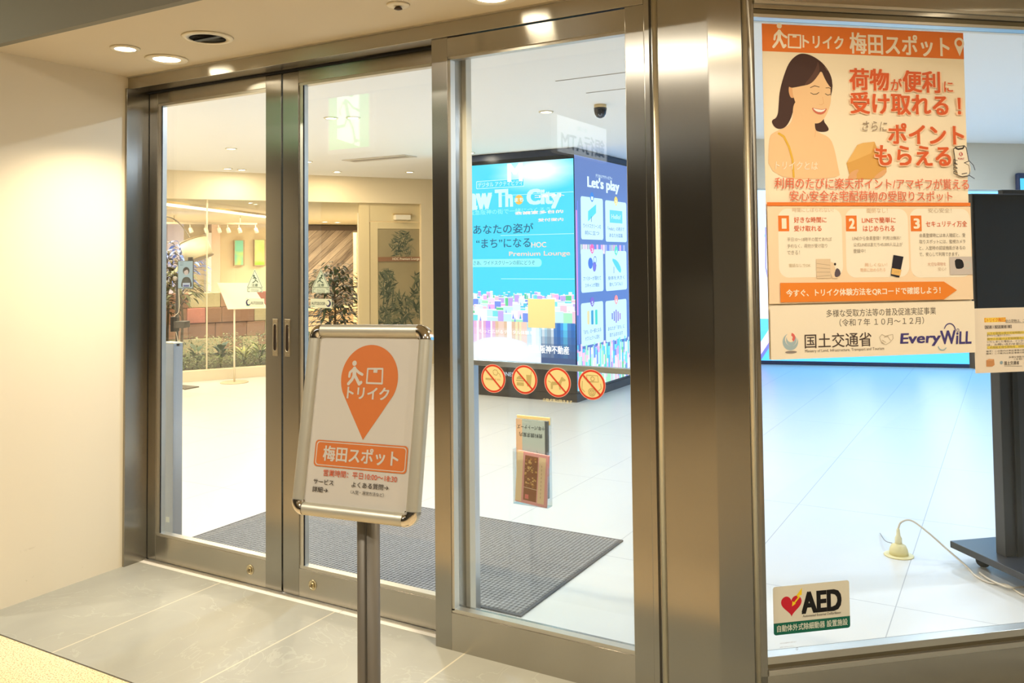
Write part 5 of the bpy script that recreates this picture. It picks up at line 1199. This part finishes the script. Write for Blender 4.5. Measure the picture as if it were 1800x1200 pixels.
# patchwork sofa back
def sofa():
    t = thing('patchwork_sofa', 'long curved sofa back covered in pink, brown and cream patches', 'sofa', tuple(PH.pt(.9, 0, -2.2)))
    P_ = PH; off = -2.2; a0, a1 = -1.6, Hs(480, 560, off); zt2 = zt_(380, 513, off)
    pal = [(216, 140, 126), (168, 124, 98), (220, 204, 160), (206, 150, 132), (116, 90, 78), (188, 146, 118), (214, 146, 132), (142, 104, 84)]
    body = MB().box((a0, 0, off-.5), (a1, .42, off-.02)).box((a0, .0, off-.16), (a1, zt2-.02, off-.02))
    obj('frame', body, mat('sofa_brown', (110, 86, 68), .8), t, M=MH, bevel=.03)
    rnd = random.Random(9); z = .12; rows = 4
    for r_ in range(rows):
        z2 = .12+(zt2-.12)*(r_+1)/rows; a_ = a0+rnd.uniform(-.1, 0)
        while a_ < a1:
            b2 = a_+rnd.uniform(.22, .5)
            obj('patch', MB().box((max(a0, a_), z, off-.02), (min(a1, b2)-.004, z2-.004, off+rnd.uniform(.02, .05))), mat('patch_%d' % rnd.randrange(8), rnd.choice(pal), .85, noise=.12, nscale=30), t, M=MH, bevel=.012)
            a_ = b2
        z = z2
sofa()
# lounge wall: columns, pictures, spot track
oc = BK_+.5
struct('wall_column', MB().box((Hs(372, 450, oc), 0, oc-.4), (Hs(387, 450, oc), ZH, oc)), mat('pink_column', (232, 202, 176), .8), 'pale pink column in the lounge', M=MH)
struct('wall_column_white', MB().box((Hs(364, 450, oc), 0, oc-.4), (Hs(371.5, 450, oc), zt_(368, 409, oc), oc+.02)), WHITE, 'white pier beside the pink column', M=MH)
struct('wall_bluish', MB().box((Hs(294, 450, oc), 0, oc-.4), (Hs(323, 450, oc), ZH, oc)), mat('lilac_column', (214, 206, 226), .8), 'pale lilac column behind the arc lamp', M=MH)
def picture(x0, x1, y0, y1, c0, c1, label):
    o_ = BK_+.002; u0, v1 = PH.map(x0, y0, o_); u1, v0 = PH.map(x1, y1, o_)
    t = thing('picture', label, 'picture', tuple(PH.pt((u0+u1)/2, v0, o_)), 'pictures on the lounge wall')
    obj('panel', MB().box((u0, v0, BK_), (u1, v1, BK_+.12)), mat('picture_edge', (186, 164, 128), .6), t, M=MH)
    m, nt, b_, out = base('painting'); n = nt.nodes.new('ShaderNodeTexNoise'); n.inputs['Scale'].default_value = 2.2; n.inputs['Distortion'].default_value = 1; tc = nt.nodes.new('ShaderNodeTexCoord'); nt.links.new(tc.outputs['Object'], n.inputs['Vector'])
    r = nt.nodes.new('ShaderNodeValToRGB'); r.color_ramp.elements[0].position = .4; r.color_ramp.elements[1].position = .6; r.color_ramp.elements[0].color = (*lin(c0), 1); r.color_ramp.elements[1].color = (*lin(c1), 1); nt.links.new(n.outputs['Fac'], r.inputs[0]); nt.links.new(r.outputs[0], b_.inputs['Base Color'])
    obj('painting', MB().box((u0+.01, v0+.02, BK_+.12), (u1-.03, v1-.01, BK_+.125)), m, t, M=MH)
picture(410, 428, 422, 467, (130, 220, 190), (206, 236, 130), 'tall mint green picture on the lounge wall')
picture(445, 465, 421, 467, (170, 226, 60), (214, 236, 150), 'tall lime green picture on the lounge wall beside the door stile')
def track():
    o_ = -4.2; z = zt_(360, 394, o_)
    t = thing('track_light', 'thin ceiling track with small white spotlights in the lounge', 'track light', tuple(PH.pt(0, z, o_)))
    u0, u1 = Hs(272, 396, o_), Hs(452, 390, o_)
    obj('rail', MB().box((u0, z, o_-.02), (u1, z+.03, o_+.02)), mat('rail_grey', (196, 176, 136), .5), t, M=MH)
    obj('suspension', MB().box((u0+.3, z, o_-.006), (u0+.312, ZH, o_+.006)).box((u1-.3, z, o_-.006), (u1-.288, ZH, o_+.006)), mat('rail_grey', (196, 176, 136), .5), t, M=MH)
    for px_ in (334, 361, 384, 400, 420, 449):
        c_ = PH.pt(Hs(px_, 400, o_), z-.01, o_)
        sp = obj('spot_head', MB().lathe([(.02, 0), (.03, -.015), (.034, -.09), (.027, -.09), (.02, -.07), (1e-6, -.07)], Matrix.Translation(c_-Vector((0, 0, .05))) @ Matrix.Rotation(.4, 4, 'X'), 20), mat('spot_white', (240, 228, 200), .4), t)
        obj('spot_arm', MB().tube([c_+Vector((0, 0, .02)), c_-Vector((0, 0, .06))], .008, 8), mat('spot_white', (240, 228, 200), .4), sp)
track()
# arc lamp
def arclamp():
    o_ = -1.7; t = thing('arc_lamp', 'arc floor lamp with a big tilted pale drum shade in the lounge', 'lamp', tuple(PH.pt(Hs(250, 500, o_), 0, o_)))
    ch = mat('lamp_rod', (150, 138, 120), .3, .8)
    b0 = PH.pt(Hs(250, 500, o_), 0, o_)
    q = lambda x, y: PH.pt(*PH.map(x, y, o_), o_)
    pts = [b0, PH.pt(Hs(250, 500, o_), 1.2, o_), q(258, 400), q(268, 386), q(283, 381.5), q(297, 381.5), q(310, 388), q(322, 400), q(331, 413), q(335, 421)]
    obj('rod', MB().tube(spline(pts, 8), .009, 8), ch, t)
    obj('base', MB().lathe([(.2, 0), (.2, .03), (.02, .04)], Matrix.Translation(b0), 32), ch, t)
    top = q(339, 421); tp = Matrix.Translation(top) @ Matrix.Rotation(math.atan2(R_.y, R_.x), 4, 'Z') @ Matrix.Rotation(math.radians(-20), 4, 'Y')
    dd = (top-CAM).dot(F_); R1 = 23/FPX*dd; LN = 36/FPX*dd
    sh = mat('shade_pale', (236, 222, 186), .5, spec=.6)
    obj('lamp_shade', MB().lathe([(.03, .012), (R1, .0), (R1*1.08, -LN), (R1*1.06, -LN), (R1*.98, -.01), (.03, -.0)], tp, 40), sh, t)
    obj('shade_rim', MB().lathe([(R1+.004, .004), (R1+.008, -.016), (R1-.004, -.016)], tp, 40).lathe([(R1*1.08, -LN+.015), (R1*1.09, -LN-.002), (R1*1.06, -LN-.002)], tp, 40), mat('rim_brown', (160, 136, 96), .5), t)
    obj('socket', MB().lathe([(.03, .03), (.035, -.02), (.03, -.10), (1e-6, -.10)], tp, 20), ch, t)
arclamp()
# tablet stand
def tablet():
    g = onz(325, 681); P = Plane((g.x, g.y, 0), (1, 0, 0), (0, -1, 0)); P = Plane((g.x, g.y, 0), R_.xy.to_3d(), Vector((R_.y, -R_.x, 0)))
    M = P.mat(); t = thing('tablet_stand', 'black tablet stand showing a drawn receptionist, before the planting bed', 'tablet stand', (g.x, g.y, 0))
    a = lambda x, y: P.map(x, y); BLK = mat('stand_black', (26, 26, 26), .5)
    u, _ = a(311, 600)
    mb = MB(); q = [onz(*k_) for k_ in ((303, 679), (313, 677), (350, 680.5), (325, 685))]; mb.prism([(v.x, v.y) for v in q], 0, .012); obj('base_plate', mb, mat('stand_baseplate', (96, 88, 74), .5), t)
    obj('pole', MB().tube([P.pt(u, .01), P.pt(u, a(311, 490)[1])], .016, 12), BLK, t)
    x0, z1 = a(315, 459); x1, z0 = a(340.5, 506)
    obj('tablet', MB().box((x0-.006, z0-.006, .015), (x1+.006, z1+.006, .03)), BLK, t, M=M, bevel=.003)
    b = Art(P, .031); b.lrect(x0, z0, x1, z1, (186, 208, 204)); b.L()
    b.text('受付 AI', 317, 322, 462, 1.8, (60, 80, 100), .02); b.text('案内中', 317, 322, 465.5, 1.8, (60, 80, 100), .02)
    b.poly([(318, 500), (321, 489), (327, 486), (334, 488), (338, 500), (336, 505), (319, 505)], (74, 74, 64), 1); b.L()
    b.disc(327.3, 476, .040, (50, 42, 38), sy=1.15); b.L(); b.disc(327.3, 478.5, .027, (232, 206, 186), sy=1.25); b.L(); b.poly([(322.5, 477), (324, 471), (329, 470), (332.3, 477), (329, 473.5)], (50, 42, 38)); b.L()
    b.rect(321, 497, 334, 504, (214, 220, 226)); b.L(); b.rect(322.5, 500.5, 332.5, 503.5, (84, 92, 150))
    b.build('screen_picture', attrmat('tablet_lit', .75, .3), t)
    obj('clip', MB().box((a(332, 456)[0], a(332, 458)[1], -.01), (a(339, 456)[0], a(332, 452)[1], .03)), BLK, t, M=M)
    obj('camera_ball', MB().sphere(P.pt(*a(309.5, 489.5), .03), .028, 20), mat('ball_grey', (168, 160, 150), .3, .4), t)
    u0, w0_ = a(305, 575); u1, w1_ = a(333, 563.5)
    obj('shelf_box', MB().box((a(313, 570)[0], w0_, -.02), (u1, w1_, .14)), mat('shelf_dark', (60, 56, 52), .5), t, M=M, bevel=.004)
    obj('control_box', MB().box((u0-.02, w0_-.05, -.03), (a(314, 570)[0], w1_+.05, .05)), BLK, t, M=M, bevel=.006)
    obj('cable', MB().tube(spline([P.pt(u+.02, a(311, 500)[1], .01), P.pt(u+.03, a(311, 545)[1], .02), P.pt(u-.03, a(311, 560)[1], .03), P.pt(u+.02, a(311, 600)[1], .02), P.pt(u+.06, a(311, 660)[1], .02), P.pt(u+.03, .02, .02)], 6), .004, 6), mat('cable_pale', (226, 216, 196), .5), t)
tablet()
def infosign():
    g = onz(412, 672); P = Plane((g.x, g.y, 0), R_.xy.to_3d(), Vector((R_.y, -R_.x, 0))); a = lambda x, y, o_=0: P.map(x, y, o_)
    t = thing('information_stand', 'cream slanted information panel on a thin pale pole before the planting bed', 'information stand', (g.x, g.y, 0))
    PN = mat('panel_cream', (246, 234, 206), .55)
    obj('pole', MB().tube([P.pt(a(412, 600)[0], .006), P.pt(a(412, 600)[0], a(412, 540)[1])], .011, 12), PN, t)
    obj('base_plate', MB().lathe([(.17, 0), (.17, .006), (.165, .008), (.012, .009)], Matrix.Translation((g.x, g.y, 0)), 40), mat('base_tan', (206, 188, 150), .5), t)
    A, B_, C_, D_ = P.pt(*a(382, 497, -.22), -.22), P.pt(*a(440, 497, -.22), -.22), P.pt(*a(470, 541, .06), .06), P.pt(*a(400, 543, .06), .06)
    n_ = (B_-A).cross(D_-A).normalized(); n_ = n_ if n_.z > 0 else -n_
    vs = [A, B_, C_, D_]+[v-n_*.012 for v in (A, B_, C_, D_)]
    obj('panel', MB().add(vs, [(0, 1, 2, 3), (7, 6, 5, 4), (0, 4, 5, 1), (1, 5, 6, 2), (2, 6, 7, 3), (3, 7, 4, 0)]), PN, t)
    mb = Art(P, .065); 
    M2 = Matrix(((B_-A).normalized(), ((A-D_)-(B_-A).normalized()*(A-D_).dot((B_-A).normalized())).normalized(), n_)).transposed().to_4x4(); M2.translation = D_+n_*.002
    wd = (C_-D_).length; b = Art(P); GR = (170, 150, 120)
    b.ltext('HOC Premium Lounge', wd*.05, .30, wd*.62, .325, GR); b.ltext('Reception', wd*.2, .24, wd*.4, .26, GR); b.ltext('ご利用のお客様へ', wd*.22, .17, wd*.52, .19, GR)
    b.build('printed_text', PAPER, t, M=M2)
infosign()

# ---------------------------------------------------------------- lit signs behind the viewer, seen as reflections
def exitsign():
    Pv = Plane((0, 5.155, 0), (1, 0, 0), (0, -1, 0)); u0, v1 = Pv.map(581, 169); u1, v0 = Pv.map(652, 258)
    y = 2*2.922-5.155; c = (u0+u1)/2; t = thing('exit_sign', 'lit green and white running man exit sign hanging outside, reflected in the glass', 'exit sign', (c, y, v1))
    obj('case', MB().box((u0-.02, y-.03, v0-.03), (u1+.02, y+.018, v1+.03)), WHITE, t, bevel=.004)
    obj('hanger', MB().box((c-.01, y-.012, v1+.03), (c+.01, y+.0, 3.0)), WHITE, t)
    P = Plane((0, y+.02, 0), (-1, 0, 0), (0, 1, 0)); a = Art(P); GN, WT = (60, 190, 90), (240, 255, 244)
    W2, H2 = u1-u0, v1-v0
    def q(*p): return [(-u0-x*W2, v0+z*H2) for x, z in p]          # x,z as seen in the mirror image
    a.raw(q((0, 0), (1, 0), (1, 1), (0, 1)), GN); a.L(); a.raw(q((.20, .2), (.76, .02), (.76, 1), (.22, .96), (.22, .2)), WT); a.L()
    a.raw([(-u0-(.58+.07*math.cos(k*PI/8))*W2, v0+(.97+.055*math.sin(k*PI/8))*H2) for k in range(16)], GN)
    for p_, w_ in (([(.42, .86), (.50, .55)], .09), ([(.36, .84), (.28, .70), (.30, .62)], .045), ([(.48, .86), (.62, .72), (.76, .66)], .045), ([(.46, .55), (.40, .42), (.16, .40)], .06), ([(.50, .55), (.60, .36), (.66, .14), (.72, .12)], .06), ([(.66, .12), (.56, .02)], .05)):
        a.lline(q(*p_), w_*H2, GN)
    a.build('lit_face', attrmat('exit_lit', 4.2, .5), t)
exitsign()
def atmsign():
    X = -3.4
    Pv = Plane((X, 0, 0), (0, 1, 0), (1, 0, 0)); y0, z1 = Pv.map(978, 199); y1, z0 = Pv.map(1067, 287)
    ya, yb = 2*2.842-y0, 2*2.842-y1; lo, hi = min(ya, yb), max(ya, yb)
    t = thing('hanging_sign', 'white hanging bank machine sign outside, seen mirrored in the fixed pane', 'sign', (X, (lo+hi)/2, z1))
    obj('case', MB().box((X-.06, lo, z0), (X, hi, z1)), WHITE, t, bevel=.01)
    obj('hanger', MB().box((X-.035, lo+.1, z1), (X-.025, lo+.12, 3.0)).box((X-.035, hi-.12, z1), (X-.025, hi-.1, 3.0)), CHROME, t)
    P = Plane((X+.002, 0, 0), (0, 1, 0), (1, 0, 0)); a = Art(P)
    a.lrect(lo+.01, z0+.01, hi-.01, z1-.01, (226, 232, 232)); a.L(); H2 = z1-z0; W2 = hi-lo
    a.ltext('銀行ATM', lo+W2*.06, z0+H2*.12, hi-W2*.08, z0+H2*.62, (60, 66, 64), .03); a.ltext('ゆう銀', lo+W2*.42, z0+H2*.70, lo+W2*.62, z0+H2*.84, (110, 130, 130), .01)
    a.build('lit_face', attrmat('atm_lit', 4, .5), t)
atmsign()
